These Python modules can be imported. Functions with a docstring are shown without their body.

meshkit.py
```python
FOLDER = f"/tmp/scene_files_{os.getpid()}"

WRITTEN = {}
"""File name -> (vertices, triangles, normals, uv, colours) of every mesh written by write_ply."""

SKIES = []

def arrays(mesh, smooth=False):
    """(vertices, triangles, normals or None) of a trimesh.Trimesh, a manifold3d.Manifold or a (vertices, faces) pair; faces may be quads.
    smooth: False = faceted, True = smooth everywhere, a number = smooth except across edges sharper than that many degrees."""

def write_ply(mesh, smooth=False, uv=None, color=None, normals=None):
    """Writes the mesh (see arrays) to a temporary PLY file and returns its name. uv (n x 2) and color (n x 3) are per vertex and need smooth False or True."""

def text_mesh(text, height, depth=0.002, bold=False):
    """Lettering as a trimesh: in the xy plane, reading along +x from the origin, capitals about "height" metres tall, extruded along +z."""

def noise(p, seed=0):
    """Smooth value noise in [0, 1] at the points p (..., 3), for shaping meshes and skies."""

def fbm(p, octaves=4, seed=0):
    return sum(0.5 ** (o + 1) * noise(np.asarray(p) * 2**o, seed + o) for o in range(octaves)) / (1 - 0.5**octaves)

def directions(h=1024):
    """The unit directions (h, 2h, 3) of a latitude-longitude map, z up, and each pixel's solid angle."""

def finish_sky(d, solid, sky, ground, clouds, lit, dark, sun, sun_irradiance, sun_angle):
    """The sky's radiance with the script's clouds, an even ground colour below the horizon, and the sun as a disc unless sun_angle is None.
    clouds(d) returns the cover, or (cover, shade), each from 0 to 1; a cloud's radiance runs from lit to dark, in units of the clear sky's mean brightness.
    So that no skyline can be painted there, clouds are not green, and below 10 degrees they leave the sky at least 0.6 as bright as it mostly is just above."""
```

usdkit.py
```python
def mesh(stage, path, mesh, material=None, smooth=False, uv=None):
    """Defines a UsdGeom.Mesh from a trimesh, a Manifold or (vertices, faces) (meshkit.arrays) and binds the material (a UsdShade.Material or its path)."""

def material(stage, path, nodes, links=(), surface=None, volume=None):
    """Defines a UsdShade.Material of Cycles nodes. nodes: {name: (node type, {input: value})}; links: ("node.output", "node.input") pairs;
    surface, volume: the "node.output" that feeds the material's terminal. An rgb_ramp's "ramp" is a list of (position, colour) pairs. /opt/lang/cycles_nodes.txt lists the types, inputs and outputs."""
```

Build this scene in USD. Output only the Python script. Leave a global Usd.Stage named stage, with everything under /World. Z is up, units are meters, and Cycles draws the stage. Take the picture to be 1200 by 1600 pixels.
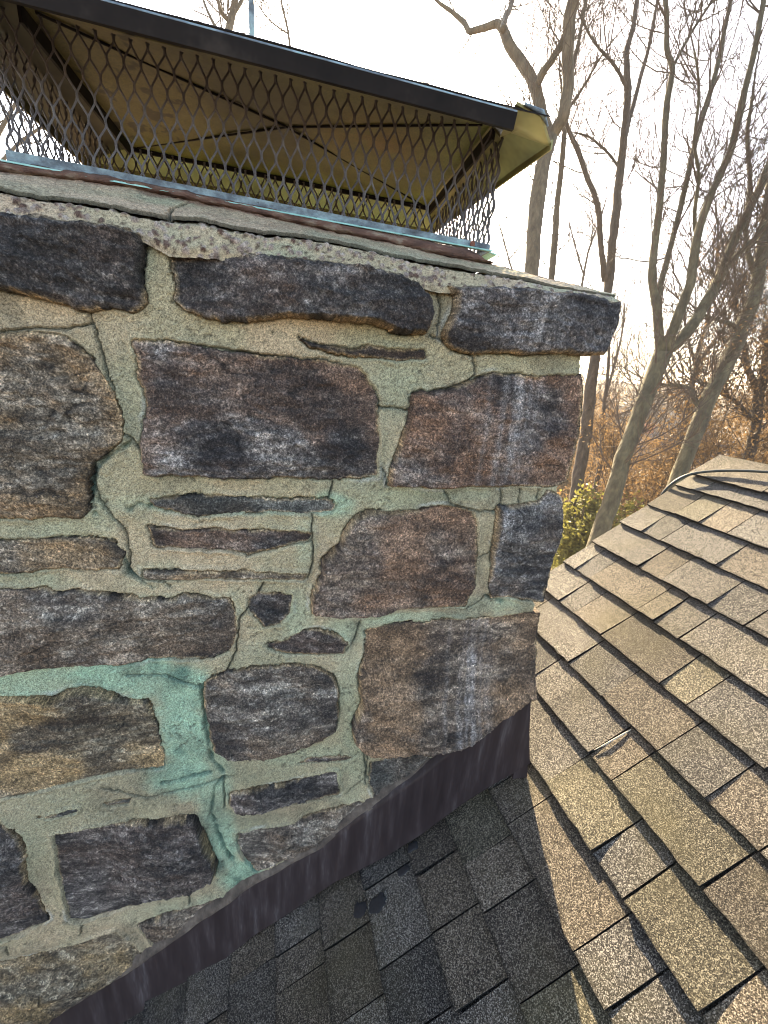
import math, random
import numpy as np
import trimesh, shapely, usdkit, meshkit
from shapely.geometry import Polygon, LineString
from scipy.spatial import Delaunay, cKDTree
from pxr import Usd, UsdGeom, UsdLux, UsdShade, Gf, Sdf, Vt

stage = Usd.Stage.CreateInMemory()
UsdGeom.SetStageUpAxis(stage, UsdGeom.Tokens.z)
UsdGeom.SetStageMetersPerUnit(stage, 1.0)
UsdGeom.Xform.Define(stage, '/World')
UsdGeom.Scope.Define(stage, '/World/Looks')
ZC = 7.0            # height of the camera above the garden
# ------------------------------------------------------------------ camera, sky, sun, exposure
CAM = [[0.9800911556343741, -0.18343536978520678, 0.07597889021986094], [-0.011721232579024545, 0.32854975559661925, 0.9444139298020917], [0.1982017642557847, 0.9265023061002957, -0.3198586210136099]]
EXPOSURE, SKY, SUN = 3.25, 0.052, 1.1
SUN_AZ, SUN_EL = math.radians(11.4), math.radians(25)
cam = UsdGeom.Camera.Define(stage, '/World/camera')
r_, u_, f_ = [Gf.Vec3d(*v) for v in CAM]
m4 = Gf.Matrix4d(1)
m4.SetRow3(0, r_); m4.SetRow3(1, u_); m4.SetRow3(2, -f_); m4.SetRow3(3, Gf.Vec3d(0, -0.78, ZC))
cam.AddTransformOp().Set(m4)
cam.CreateHorizontalApertureAttr(36.0); cam.CreateVerticalApertureAttr(48.0); cam.CreateFocalLengthAttr(19.5)
cam.CreateClippingRangeAttr(Gf.Vec2f(0.02, 5000)); cam.CreateExposureAttr(EXPOSURE)
dome = UsdLux.DomeLight.Define(stage, '/World/sky')
sky_mat = usdkit.material(stage, '/World/Looks/sky', {
    'sky': ('sky_texture', {'sky_type': 'single_scattering', 'sun_disc': False, 'sun_elevation': SUN_EL, 'sun_rotation': SUN_AZ, 'air_density': 1.0, 'aerosol_density': 2.0, 'ozone_density': 1.0}),
    'veil': ('hsv', {'hue': .5, 'saturation': 1.0, 'value': 1.0, 'fac': 1.0}), 'bg': ('background_shader', {'strength': SKY})}, [('sky.color', 'veil.color'), ('veil.color', 'bg.color')], surface='bg.background')
UsdShade.MaterialBindingAPI.Apply(dome.GetPrim()).Bind(sky_mat)
dome.GetPrim().SetCustomDataByKey('kind', 'structure')
sun = UsdLux.DistantLight.Define(stage, '/World/sun')
sun.CreateNormalizeAttr(True); sun.CreateIntensityAttr(SUN); sun.CreateAngleAttr(0.5); sun.CreateColorAttr(Gf.Vec3f(1.0, 0.81, 0.53))
sd = Gf.Vec3d(math.sin(SUN_AZ) * math.cos(SUN_EL), math.cos(SUN_AZ) * math.cos(SUN_EL), math.sin(SUN_EL))
sun.AddTransformOp().Set(Gf.Matrix4d().SetRotate(Gf.Rotation(Gf.Vec3d(0, 0, 1), sd)))
# ------------------------------------------------------------------ helpers
COUNT = {}
def numbered(parent, name):
    n = COUNT.get((parent, name), 0); COUNT[(parent, name)] = n + 1
    return f'{parent}/{name}' + (f'_{n:03d}' if n else '')
def tag(prim, label=None, cat=None, group=None, kind=None):
    for k, v in (('label', label), ('category', cat), ('group', group), ('kind', kind)):
        if v: prim.SetCustomDataByKey(k, v)
    return prim
def thing(name, label=None, cat=None, group=None, kind=None, loc=None):
    x = UsdGeom.Xform.Define(stage, numbered('/World', name))
    if loc is not None: x.AddTranslateOp().Set(Gf.Vec3d(*map(float, loc)))
    return tag(x.GetPrim(), label, cat, group, kind)
def path(parent): return parent if isinstance(parent, str) else str(parent.GetPath())
def part(parent, name, mesh, mat, smooth=False, tint=None, label=None, kind=None):
    m = usdkit.mesh(stage, numbered(path(parent), name), mesh, mat, smooth)
    if tint is not None:
        UsdGeom.PrimvarsAPI(m).CreatePrimvar('tint', Sdf.ValueTypeNames.Color3fArray, 'vertex').Set(Vt.Vec3fArray.FromNumpy(np.asarray(tint, np.float32)))
    return tag(m.GetPrim(), label, kind=kind)
def solid(name, mesh, mat, label=None, cat=None, group=None, kind=None, smooth=False, tint=None):
    p = part('/World', name, mesh, mat, smooth, tint)
    return tag(p, label, cat, group, kind)
def up(v): v = np.array(v, float); v[..., 2] += ZC; return v
def join(ms): return trimesh.util.concatenate(ms) if len(ms) > 1 else ms[0]
def box(size, centre=(0, 0, 0), rz=0):
    b = trimesh.creation.box(size)
    if rz: b.apply_transform(trimesh.transformations.rotation_matrix(rz, (0, 0, 1)))
    b.apply_translation(centre); return b
def hexa(p8):
    """eight corners: bottom loop of four, top loop of four"""
    f = [(0, 2, 1), (0, 3, 2), (4, 5, 6), (4, 6, 7)]
    for i in range(4):
        j = (i + 1) % 4; f += [(i, j, j + 4), (i, j + 4, i + 4)]
    m = trimesh.Trimesh(np.array(p8, float), f, process=False)
    if m.volume < 0: m.invert()
    return m
def bar(a, b, w, h, side=(0, 0, 1)):
    """a bar of section w x h from a to b; h is along side"""
    a, b = np.array(a, float), np.array(b, float); d = b - a; d /= np.linalg.norm(d)
    s = np.array(side, float); s -= d * (s @ d); s /= np.linalg.norm(s); q = np.cross(d, s)
    c = [(-w / 2, -h / 2), (w / 2, -h / 2), (w / 2, h / 2), (-w / 2, h / 2)]
    return hexa([a + q * i + s * j for i, j in c] + [b + q * i + s * j for i, j in c])
def tubes(lines, sides=6, cap=True):
    """lines: (points n x 3, radii n); one mesh of them all"""
    V, F, o = [], [], 0
    ang = np.arange(sides) * 2 * np.pi / sides; ca, sa = np.cos(ang), np.sin(ang)
    for P, R in lines:
        P = np.asarray(P, float); n = len(P)
        T = np.gradient(P, axis=0); T /= np.linalg.norm(T, axis=1, keepdims=True) + 1e-12
        ref = np.array([0.31, 0.95, 0.05]) if abs(T[:, 2]).mean() > .5 else np.array([0.05, 0.1, 1.0])
        A = np.cross(T, ref); A /= np.linalg.norm(A, axis=1, keepdims=True) + 1e-12; B = np.cross(T, A)
        R = np.asarray(R, float).reshape(n, -1)
        if R.shape[1] == 1: R = np.repeat(R, sides, 1)
        V.append((P[:, None] + R[..., None] * (A[:, None] * ca[None, :, None] + B[:, None] * sa[None, :, None])).reshape(-1, 3))
        i = np.arange(n - 1)[:, None] * sides; j = np.arange(sides)[None]; k = (j + 1) % sides
        a, b, c, d = i + j, i + k, i + k + sides, i + j + sides
        F.append(np.concatenate([np.stack([a, c, b], -1).reshape(-1, 3), np.stack([a, d, c], -1).reshape(-1, 3)]) + o)
        if cap:
            e = (n - 1) * sides
            F.append(np.array([(0, x, x + 1) for x in range(1, sides - 1)]) + o); F.append(np.array([(e, e + x + 1, e + x) for x in range(1, sides - 1)]) + o)
        o += n * sides
    m = trimesh.Trimesh(np.vstack(V), np.vstack(F), process=False); m.invert(); return m
def ss(a, b, x): t = np.clip((x - a) / (b - a), 0, 1); return t * t * (3 - 2 * t)
def fb(u, w, su, sw, oct=4, seed=0, z=0.0):
    p = np.stack([np.asarray(u) * su + 100.3, np.asarray(w) * sw + 200.7, np.full_like(np.asarray(u, float), z + seed * 7.31)], -1)
    return meshkit.fbm(p, oct, seed)
def mixc(a, b, t): t = np.asarray(t)[..., None]; return np.asarray(a) * (1 - t) + np.asarray(b) * t
# ------------------------------------------------------------------ materials
def mat(name, nodes, links, surface='p.BSDF'): return usdkit.material(stage, '/World/Looks/' + name, nodes, links, surface=surface)
def tinted(name, rough=.9, speck=((0, .55), (.5, 1.0), (1, 1.5)), scale=160, fine=700, bump=.5, dist=.002, spec=.25, fleck=None):
    """colour comes from the mesh's tint, grain from noise"""
    g = lambda t: [(a, (b, b, b)) for a, b in t]
    n = {'geo': ('geometry', {}), 'a': ('attribute', {'attribute': 'tint'}),
         'n1': ('noise_texture', {'scale': scale, 'detail': 5.0, 'roughness': .8}), 'n2': ('noise_texture', {'scale': fine, 'detail': 2.0, 'roughness': .7}),
         's': ('math', {'math_type': 'multiply_add', 'value2': .5}), 'h': ('math', {'math_type': 'multiply', 'value2': .5}),
         'r': ('rgb_ramp', {'ramp': g([(0.37, speck[0][1]), (0.5, speck[1][1]), (0.63, speck[2][1])])}),
         'm': ('mix_color', {'blend_type': 'multiply', 'fac': 1.0, 'use_clamp': False}),
         'b': ('bump', {'strength': bump, 'distance': dist}), 'p': ('principled_bsdf', {'roughness': rough, 'specular_ior_level': spec})}
    l = [('geo.position', 'n1.vector'), ('geo.position', 'n2.vector'), ('n1.fac', 's.value1'), ('n2.fac', 'h.value1'), ('h.value', 's.value3'), ('s.value', 'r.fac'),
         ('a.color', 'm.a'), ('r.color', 'm.b'), ('s.value', 'b.height'), ('b.normal', 'p.normal')]
    if fleck:
        n['nf'] = ('noise_texture', {'scale': fleck[0], 'detail': 3.0, 'roughness': .75}); n['rf'] = ('rgb_ramp', {'ramp': g([(0, 0), (fleck[1], 0), (fleck[1] + .07, fleck[3]), (1, fleck[3])])})
        n['mf'] = ('mix_color', {'blend_type': 'mix', 'b': fleck[2], 'use_clamp': False})
        l += [('geo.position', 'nf.vector'), ('nf.fac', 'rf.fac'), ('rf.color', 'mf.fac'), ('m.result', 'mf.a'), ('mf.result', 'p.base_color')]
    else: l += [('m.result', 'p.base_color')]
    return mat(name, n, l)
def noisy(name, stops, scale=20, detail=4, rough=.7, metallic=0.0, bump=.2, dist=.002, bscale=None, spec=.5, squash=(1, 1, 1), rnd=0.0):
    n = {'geo': ('geometry', {}), 'mp': ('mapping', {'scale': squash}), 'n1': ('noise_texture', {'scale': scale, 'detail': float(detail), 'roughness': .65}),
         'n2': ('noise_texture', {'scale': bscale or scale * 4, 'detail': 3.0, 'roughness': .6}), 'r': ('rgb_ramp', {'ramp': stops}),
         'b': ('bump', {'strength': bump, 'distance': dist}), 'p': ('principled_bsdf', {'roughness': rough, 'metallic': metallic, 'specular_ior_level': spec})}
    l = [('geo.position', 'mp.vector'), ('mp.vector', 'n1.vector'), ('mp.vector', 'n2.vector'), ('n1.fac', 'r.fac'), ('n2.fac', 'b.height'), ('b.normal', 'p.normal')]
    if rnd:
        n['o'] = ('object_info', {}); n['mr'] = ('map_range', {'from_min': 0.0, 'from_max': 1.0, 'to_min': 1 - rnd, 'to_max': 1 + rnd}); n['v'] = ('hsv', {'hue': .5, 'saturation': 1.0, 'fac': 1.0})
        l += [('o.random', 'mr.value'), ('mr.result', 'v.value'), ('r.color', 'v.color'), ('v.color', 'p.base_color')]
    else: l += [('r.color', 'p.base_color')]
    return mat(name, n, l)
def granules(name, dark, mid, light, scale=620, moss=(.075, .064, .028)):
    n = {'at': ('attribute', {'attribute': 'tint'}), 'mt': ('mix_color', {'blend_type': 'multiply', 'fac': 1.0, 'use_clamp': False}), 'geo': ('geometry', {}), 'vor': ('voronoi_texture', {'scale': scale, 'feature': 'f1'}), 'n1': ('noise_texture', {'scale': scale * .8, 'detail': 2.0, 'roughness': .6}),
         'sep': ('separate_color', {}), 'ad': ('math', {'math_type': 'multiply_add', 'value2': .55}), 'hf': ('math', {'math_type': 'multiply', 'value2': .45}),
         'r': ('rgb_ramp', {'ramp': [(0, dark), (.32, dark), (.5, mid), (.62, mid), (.72, light), (1, light)]}),
         'nl': ('noise_texture', {'scale': 3.2, 'detail': 5.0, 'roughness': .6}), 'rl': ('rgb_ramp', {'ramp': [(0, (.72,) * 3), (.4, (.9,) * 3), (.6, (1.1,) * 3), (1, (1.25,) * 3)]}),
         'm': ('mix_color', {'blend_type': 'multiply', 'fac': 1.0, 'use_clamp': False}),
         'nm': ('noise_texture', {'scale': 4.5, 'detail': 4.0}), 'rm': ('rgb_ramp', {'ramp': [(0, (0,) * 3), (.5, (0,) * 3), (.72, (.4,) * 3), (1, (.45,) * 3)]}),
         'mm': ('mix_color', {'blend_type': 'mix', 'b': moss}),
         'o': ('object_info', {}), 'mr': ('map_range', {'from_min': 0.0, 'from_max': 1.0, 'to_min': .8, 'to_max': 1.2}), 'v': ('hsv', {'hue': .5, 'saturation': 1.0, 'fac': 1.0}),
         'b': ('bump', {'strength': .8, 'distance': .0015}), 'p': ('principled_bsdf', {'roughness': .88, 'specular_ior_level': .3})}
    l = [('geo.position', x + '.vector') for x in ('vor', 'n1', 'nl', 'nm')] + [('vor.color', 'sep.color'), ('sep.r', 'ad.value1'), ('n1.fac', 'hf.value1'), ('hf.value', 'ad.value3'), ('ad.value', 'r.fac'),
         ('nl.fac', 'rl.fac'), ('r.color', 'm.a'), ('rl.color', 'm.b'), ('nm.fac', 'rm.fac'), ('rm.color', 'mm.fac'), ('m.result', 'mm.a'), ('mm.result', 'v.color'), ('o.random', 'mr.value'), ('mr.result', 'v.value'),
         ('v.color', 'mt.a'), ('at.color', 'mt.b'), ('mt.result', 'p.base_color'), ('ad.value', 'b.height'), ('b.normal', 'p.normal')]
    return mat(name, n, l)
M_STONE = tinted('stone', rough=.85, speck=((0, .22), (.5, .9), (1, 2.6)), scale=170, fine=380, bump=1.0, dist=.006, spec=.35, fleck=(260, .63, (.36, .34, .32), .45))
M_MORTAR = tinted('mortar', rough=.95, speck=((0, .40), (.5, 1.0), (1, 1.6)), scale=240, fine=480, bump=1.0, dist=.004, spec=.15, fleck=(330, .63, (.06, .055, .04), .8))
M_CROWN = tinted('crown_mortar', rough=.95, speck=((0, .38), (.5, 1.0), (1, 1.6)), scale=230, fine=480, bump=.8, dist=.003, spec=.15, fleck=(240, .64, (.10, .06, .045), .6))
M_SEAL = noisy('old_sealant', [(.3, (.03, .023, .018)), (.5, (.075, .058, .045)), (.7, (.16, .13, .10))], scale=26, bump=.6, dist=.006, rough=.8)
M_FLASH = noisy('brown_metal', [(.3, (.016, .0105, .0105)), (.5, (.027, .019, .019)), (.60, (.042, .032, .032)), (.8, (.12, .11, .11))], scale=9, squash=(3.5, 3.5, .35), rough=.55, bump=.12, dist=.003, bscale=10, spec=.22)
M_RED = noisy('red_brown_putty', [(.3, (.05, .026, .019)), (.52, (.13, .072, .052)), (.68, (.26, .21, .16))], scale=60, bump=.8, dist=.004, rough=.9, squash=(.4, 1, 1))
M_LID = tinted('lid_patina', rough=.45, speck=((0, .7), (.5, 1.0), (1, 1.35)), scale=60, fine=300, bump=.25, dist=.002, spec=.35)
M_OLIVE = noisy('olive_metal', [(.28, (.025, .024, .012)), (.42, (.085, .080, .036)), (.52, (.15, .145, .062)), (.60, (.17, .11, .045)), (.70, (.24, .23, .09)), (.8, (.4, .39, .17))], scale=4.2, detail=7, rough=.42, metallic=.55, bump=.12, dist=.004, bscale=60)
M_DARKOLIVE = noisy('dark_olive_metal', [(.3, (.012, .011, .006)), (.5, (.035, .033, .015)), (.7, (.08, .076, .034))], scale=6, rough=.5, metallic=.3, bump=.1)
M_LITOLIVE = noisy('lit_olive_metal', [(.3, (.09, .083, .03)), (.5, (.20, .19, .075)), (.7, (.32, .30, .13))], scale=7, rough=.45, metallic=.35, bump=.1, dist=.003)  # olive lid metal with reflected light put into its colour
M_BRONZE = noisy('dark_bronze', [(.3, (.006, .005, .0045)), (.55, (.012, .0095, .0085)), (.75, (.03, .025, .021))], scale=14, rough=.6, metallic=0.0, bump=.15, spec=.14)
M_SCREEN = noisy('screen_metal', [(.3, (.05, .044, .044)), (.55, (.095, .086, .086)), (.75, (.16, .155, .155))], scale=30, rough=.7, metallic=.2, bump=.1)
M_FLANGE = noisy('weathered_copper', [(.3, (.035, .036, .04)), (.45, (.12, .15, .17)), (.58, (.24, .32, .34)), (.7, (.30, .50, .46))], scale=22, detail=6, rough=.65, metallic=.2, bump=.25, squash=(1, 1, 1.6))
M_VERD = noisy('verdigris', [(.3, (.16, .34, .32)), (.55, (.30, .56, .51)), (.75, (.5, .7, .64))], scale=30, rough=.8, bump=.3)
M_RUST = noisy('rusty_screw', [(.3, (.10, .035, .02)), (.7, (.25, .10, .06))], scale=200, rough=.8)
M_TAR = noisy('black_tar', [(.3, (.008, .008, .010)), (.7, (.02, .02, .022))], scale=200, rough=.6, bump=.5)
M_CABLE = noisy('black_cable', [(.3, (.012, .016, .014)), (.7, (.03, .036, .03))], scale=60, rough=.5)
M_PALE = noisy('pale_fibre', [(.3, (.28, .24, .18)), (.7, (.5, .46, .38))], scale=120, rough=.9)
M_SHINGLE = [granules('shingle_grey', (.014, .013, .012), (.072, .063, .052), (.30, .275, .235)), granules('shingle_tan', (.016, .013, .010), (.086, .070, .050), (.32, .275, .215)),
             granules('shingle_brown', (.013, .011, .009), (.070, .057, .043), (.28, .245, .195)), granules('shingle_dark', (.011, .010, .010), (.056, .051, .044), (.27, .25, .22)),
             granules('shingle_olive', (.014, .013, .009), (.075, .065, .044), (.29, .26, .19))]
M_WALL = noisy('house_wall', [(.3, (.42, .38, .31)), (.7, (.55, .5, .42))], scale=6, rough=.9, bump=.3)
M_TRIM = noisy('white_trim', [(.3, (.62, .61, .58)), (.7, (.75, .74, .71))], scale=8, rough=.6)
M_BARK = noisy('grey_bark', [(.3, (.034, .026, .016)), (.5, (.075, .058, .036)), (.7, (.13, .104, .066))], scale=7, detail=6, rough=.95, bump=.9, dist=.03, bscale=16, squash=(1, 1, .35), rnd=.15)
M_MOSSBARK = noisy('mossy_bark', [(.3, (.032, .027, .015)), (.5, (.07, .059, .033)), (.7, (.125, .107, .06))], scale=6, detail=6, rough=.95, bump=.9, dist=.03, bscale=16, squash=(1, 1, .35))
M_DARKBARK = noisy('brown_bark', [(.3, (.024, .017, .012)), (.5, (.055, .040, .029)), (.7, (.10, .075, .055))], scale=8, detail=6, rough=.95, bump=.9, dist=.03, bscale=18, squash=(1, 1, .3))
M_TWIG = noisy('twig_bark', [(.3, (.04, .028, .02)), (.7, (.09, .066, .048))], scale=12, rough=.95, bump=0)
def leafmat(name, stops, scale=5, trans=.45):
    n = {'geo': ('geometry', {}), 'n1': ('noise_texture', {'scale': scale, 'detail': 3.0}), 'w': ('white_noise_texture', {}), 'i': ('math', {'math_type': 'multiply', 'value2': .35}), 'ad': ('math', {'math_type': 'multiply_add', 'value2': .65}),
         'r': ('rgb_ramp', {'ramp': stops}), 'd': ('principled_bsdf', {'roughness': .6}), 't': ('translucent_bsdf', {}), 'x': ('mix_closure', {'fac': trans})}
    return mat(name, n, [('geo.position', 'n1.vector'), ('geo.random_per_island', 'i.value1'), ('n1.fac', 'ad.value1'), ('i.value', 'ad.value3'), ('ad.value', 'r.fac'), ('r.color', 'd.base_color'), ('r.color', 't.color'), ('d.BSDF', 'x.closure1'), ('t.BSDF', 'x.closure2')], surface='x.closure')
M_TANLEAF = leafmat('tan_leaves', [(.2, (.13, .078, .034)), (.5, (.24, .155, .072)), (.8, (.34, .25, .13))])
M_GREENLEAF = leafmat('green_leaves', [(.2, (.10, .10, .022)), (.5, (.24, .22, .06)), (.8, (.42, .37, .13))])
M_GROUND = noisy('leaf_litter', [(.25, (.07, .045, .028)), (.45, (.16, .105, .065)), (.6, (.24, .17, .105)), (.75, (.20, .19, .08))], scale=.8, detail=9, rough=1, bump=.8, dist=.08, bscale=6)
M_BRICK = noisy('red_brick', [(.3, (.20, .075, .05)), (.7, (.32, .14, .10))], scale=4, rough=.9)
M_WHITE = noisy('white_siding', [(.3, (.66, .66, .64)), (.7, (.78, .78, .76))], scale=3, rough=.7)
M_FARROOF = noisy('far_roof', [(.3, (.09, .075, .065)), (.7, (.16, .135, .12))], scale=3, rough=.9)
M_GLASS = noisy('far_window', [(.3, (.02, .022, .026)), (.7, (.04, .044, .05))], scale=3, rough=.15, bump=0)
STONES=[
 ('dark',34,[(-457,165),(-405,166),(-359,168),(-329,165),(-304,168),(-264,168),(-232,164),(-235,133),(-240,115),(-236,99),(-239,64),(-255,57),(-294,58),(-320,51),(-361,60),(-393,65),(-424,70),(-477,73)]),
 ('dark',36,[(-200,147),(-162,151),(-89,156),(-32,158),(26,158),(87,159),(151,155),(190,145),(216,123),(222,99),(217,74),(210,64),(170,64),(114,74),(29,74),(-33,68),(-92,60),(-125,55),(-159,61),(-180,67),(-197,79),(-194,109),(-199,128)]),
 ('darkstreak',36,[(240,145),(297,150),(392,155),(479,159),(545,158),(582,158),(589,124),(575,61),(519,56),(464,58),(420,49),(375,49),(308,41),(252,51),(245,71),(259,103),(258,133)]),
 ('tan',10,[(-511,3),(-445,10),(-398,17),(-356,14),(-330,-15),(-308,-50),(-297,-86),(-293,-119),(-300,-147),(-321,-167),(-349,-187),(-358,-220),(-362,-269),(-379,-286),(-421,-284),(-450,-290),(-501,-287),(-574,-285)]),
 ('violet',7,[(-268,17),(-212,19),(-130,13),(-58,9),(31,10),(96,5),(116,-8),(137,-45),(147,-115),(147,-194),(110,-201),(37,-204),(-34,-201),(-80,-208),(-158,-204),(-266,-204),(-269,-173),(-268,-135),(-253,-91),(-255,-60),(-264,-41),(-259,-11),(-267,3)]),
 ('browngrey',12,[(201,-35),(268,-22),(304,-8),(345,14),(391,13),(458,13),(504,21),(545,25),(560,-18),(564,-74),(566,-141),(562,-196),(537,-207),(469,-206),(362,-211),(266,-213),(169,-212),(171,-181),(185,-124),(199,-76),(198,-47)]),
 ('dark',5,[(-7,43),(30,35),(86,33),(114,40),(154,39),(217,41),(223,26),(167,18),(115,20),(53,22),(14,30)]),
 ('slate',0,[(-266,-249),(-225,-243),(-175,-237),(-129,-241),(-81,-243),(-38,-247),(17,-244),(53,-243),(70,-257),(65,-271),(8,-277),(-62,-273),(-111,-275),(-188,-283),(-228,-272),(-260,-264)]),
 ('violet',2,[(-275,-300),(-235,-308),(-189,-308),(-156,-302),(-127,-310),(-62,-307),(-1,-310),(27,-315),(19,-333),(-12,-341),(-63,-352),(-100,-364),(-134,-351),(-192,-351),(-220,-346),(-257,-349),(-270,-340),(-270,-316)]),
 ('tan',6,[(-292,-393),(-241,-391),(-183,-393),(-115,-395),(-63,-400),(-12,-405),(18,-407),(10,-422),(-64,-416),(-166,-410),(-242,-413),(-288,-408)]),
 ('tan',5,[(-586,-333),(-511,-331),(-429,-326),(-369,-324),(-335,-331),(-317,-352),(-329,-388),(-377,-388),(-425,-384),(-469,-391),(-523,-394),(-600,-396)]),
 ('mottle',9,[(-604,-422),(-527,-423),(-494,-424),(-459,-422),(-431,-434),(-407,-424),(-365,-436),(-301,-446),(-245,-454),(-215,-443),(-177,-453),(-137,-454),(-127,-489),(-124,-541),(-137,-580),(-175,-600),(-226,-600),(-297,-592),(-347,-602),(-423,-596),(-478,-592),(-525,-598),(-560,-598),(-642,-598)]),
 ('ochre',3,[(-667,-650),(-574,-660),(-515,-666),(-483,-669),(-433,-651),(-385,-665),(-358,-689),(-309,-697),(-305,-728),(-299,-766),(-297,-828),(-292,-854),(-296,-895),(-371,-890),(-462,-905),(-545,-924),(-602,-934),(-626,-939),(-734,-954)]),
 ('mottle',14,[(-198,-655),(-149,-637),(-99,-628),(-11,-628),(37,-638),(79,-666),(92,-701),(96,-773),(91,-829),(60,-853),(-3,-866),(-64,-874),(-154,-874),(-187,-849),(-192,-787),(-199,-718)]),
 ('rust',12,[(102,-283),(128,-267),(165,-265),(209,-266),(242,-260),(287,-251),(345,-259),(370,-281),(379,-317),(384,-387),(390,-441),(375,-495),(318,-493),(267,-494),(219,-496),(173,-512),(79,-507),(27,-497),(24,-456),(42,-407),(46,-371),(77,-341),(86,-312)]),
 ('greystreak',12,[(410,-252),(452,-248),(501,-238),(520,-214),(558,-228),(568,-293),(568,-364),(569,-431),(573,-493),(527,-487),(484,-476),(430,-472),(422,-442),(418,-363),(411,-306)]),
 ('dark',2,[(-102,-462),(-86,-447),(-44,-449),(-12,-453),(-17,-497),(-39,-526),(-72,-529),(-84,-508),(-105,-487)]),
 ('dark',3,[(-73,-573),(-27,-563),(1,-543),(40,-539),(87,-556),(109,-577),(100,-606),(48,-606),(-27,-597),(-49,-591)]),
 ('ruststreak',13,[(145,-546),(210,-533),(285,-533),(322,-528),(386,-531),(452,-527),(519,-518),(572,-522),(579,-593),(589,-697),(598,-791),(526,-826),(457,-850),(379,-868),(294,-873),(213,-888),(172,-886),(138,-863),(129,-816),(148,-746),(136,-668),(146,-617)]),
 ('dark',2,[(5,-924),(35,-906),(88,-909),(138,-920),(129,-929),(62,-926)]),
 ('dark',5,[(-157,-993),(-97,-986),(-44,-980),(26,-969),(97,-961),(110,-1049),(43,-1054),(-52,-1059),(-144,-1058),(-162,-1024)]),
 ('mottle',4,[(-147,-1134),(-100,-1132),(-4,-1127),(28,-1105),(102,-1095),(160,-1075),(196,-1105),(113,-1169),(30,-1226),(-45,-1265),(-104,-1285),(-135,-1232),(-149,-1181)]),
 ('slate',2,[(184,-946),(246,-931),(302,-921),(374,-913),(412,-896),(425,-926),(338,-986),(269,-1033),(203,-1075),(182,-1019)]),
 ('dark',6,[(-548,-1061),(-428,-1049),(-332,-1051),(-247,-1051),(-231,-1066),(-222,-1123),(-208,-1197),(-198,-1235),(-208,-1283),(-264,-1312),(-344,-1337),(-437,-1363),(-527,-1381),(-558,-1367),(-556,-1305),(-556,-1198),(-551,-1120)]),
 ('dark',9,[(-699,-964),(-635,-999),(-618,-1039),(-601,-1084),(-615,-1179),(-604,-1252),(-599,-1350),(-669,-1393),(-712,-1405),(-794,-1417)]),
 ('ochre',10,[(-840,-1506),(-726,-1484),(-641,-1480),(-551,-1460),(-467,-1441),(-435,-1492),(-410,-1556),(-424,-1687),(-605,-1840),(-721,-1959),(-959,-2054)]),
 ('slate',2,[(-572,-1005),(-526,-993),(-484,-985),(-488,-1000),(-528,-1009)]),
 ('slate',0,[(-432,-984),(-367,-973),(-380,-991),(-423,-993)]),
 ('mottle',1,[(-407,-1431),(-351,-1407),(-270,-1389),(-197,-1369),(-165,-1391),(-277,-1483),(-378,-1537)]),
]
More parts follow.
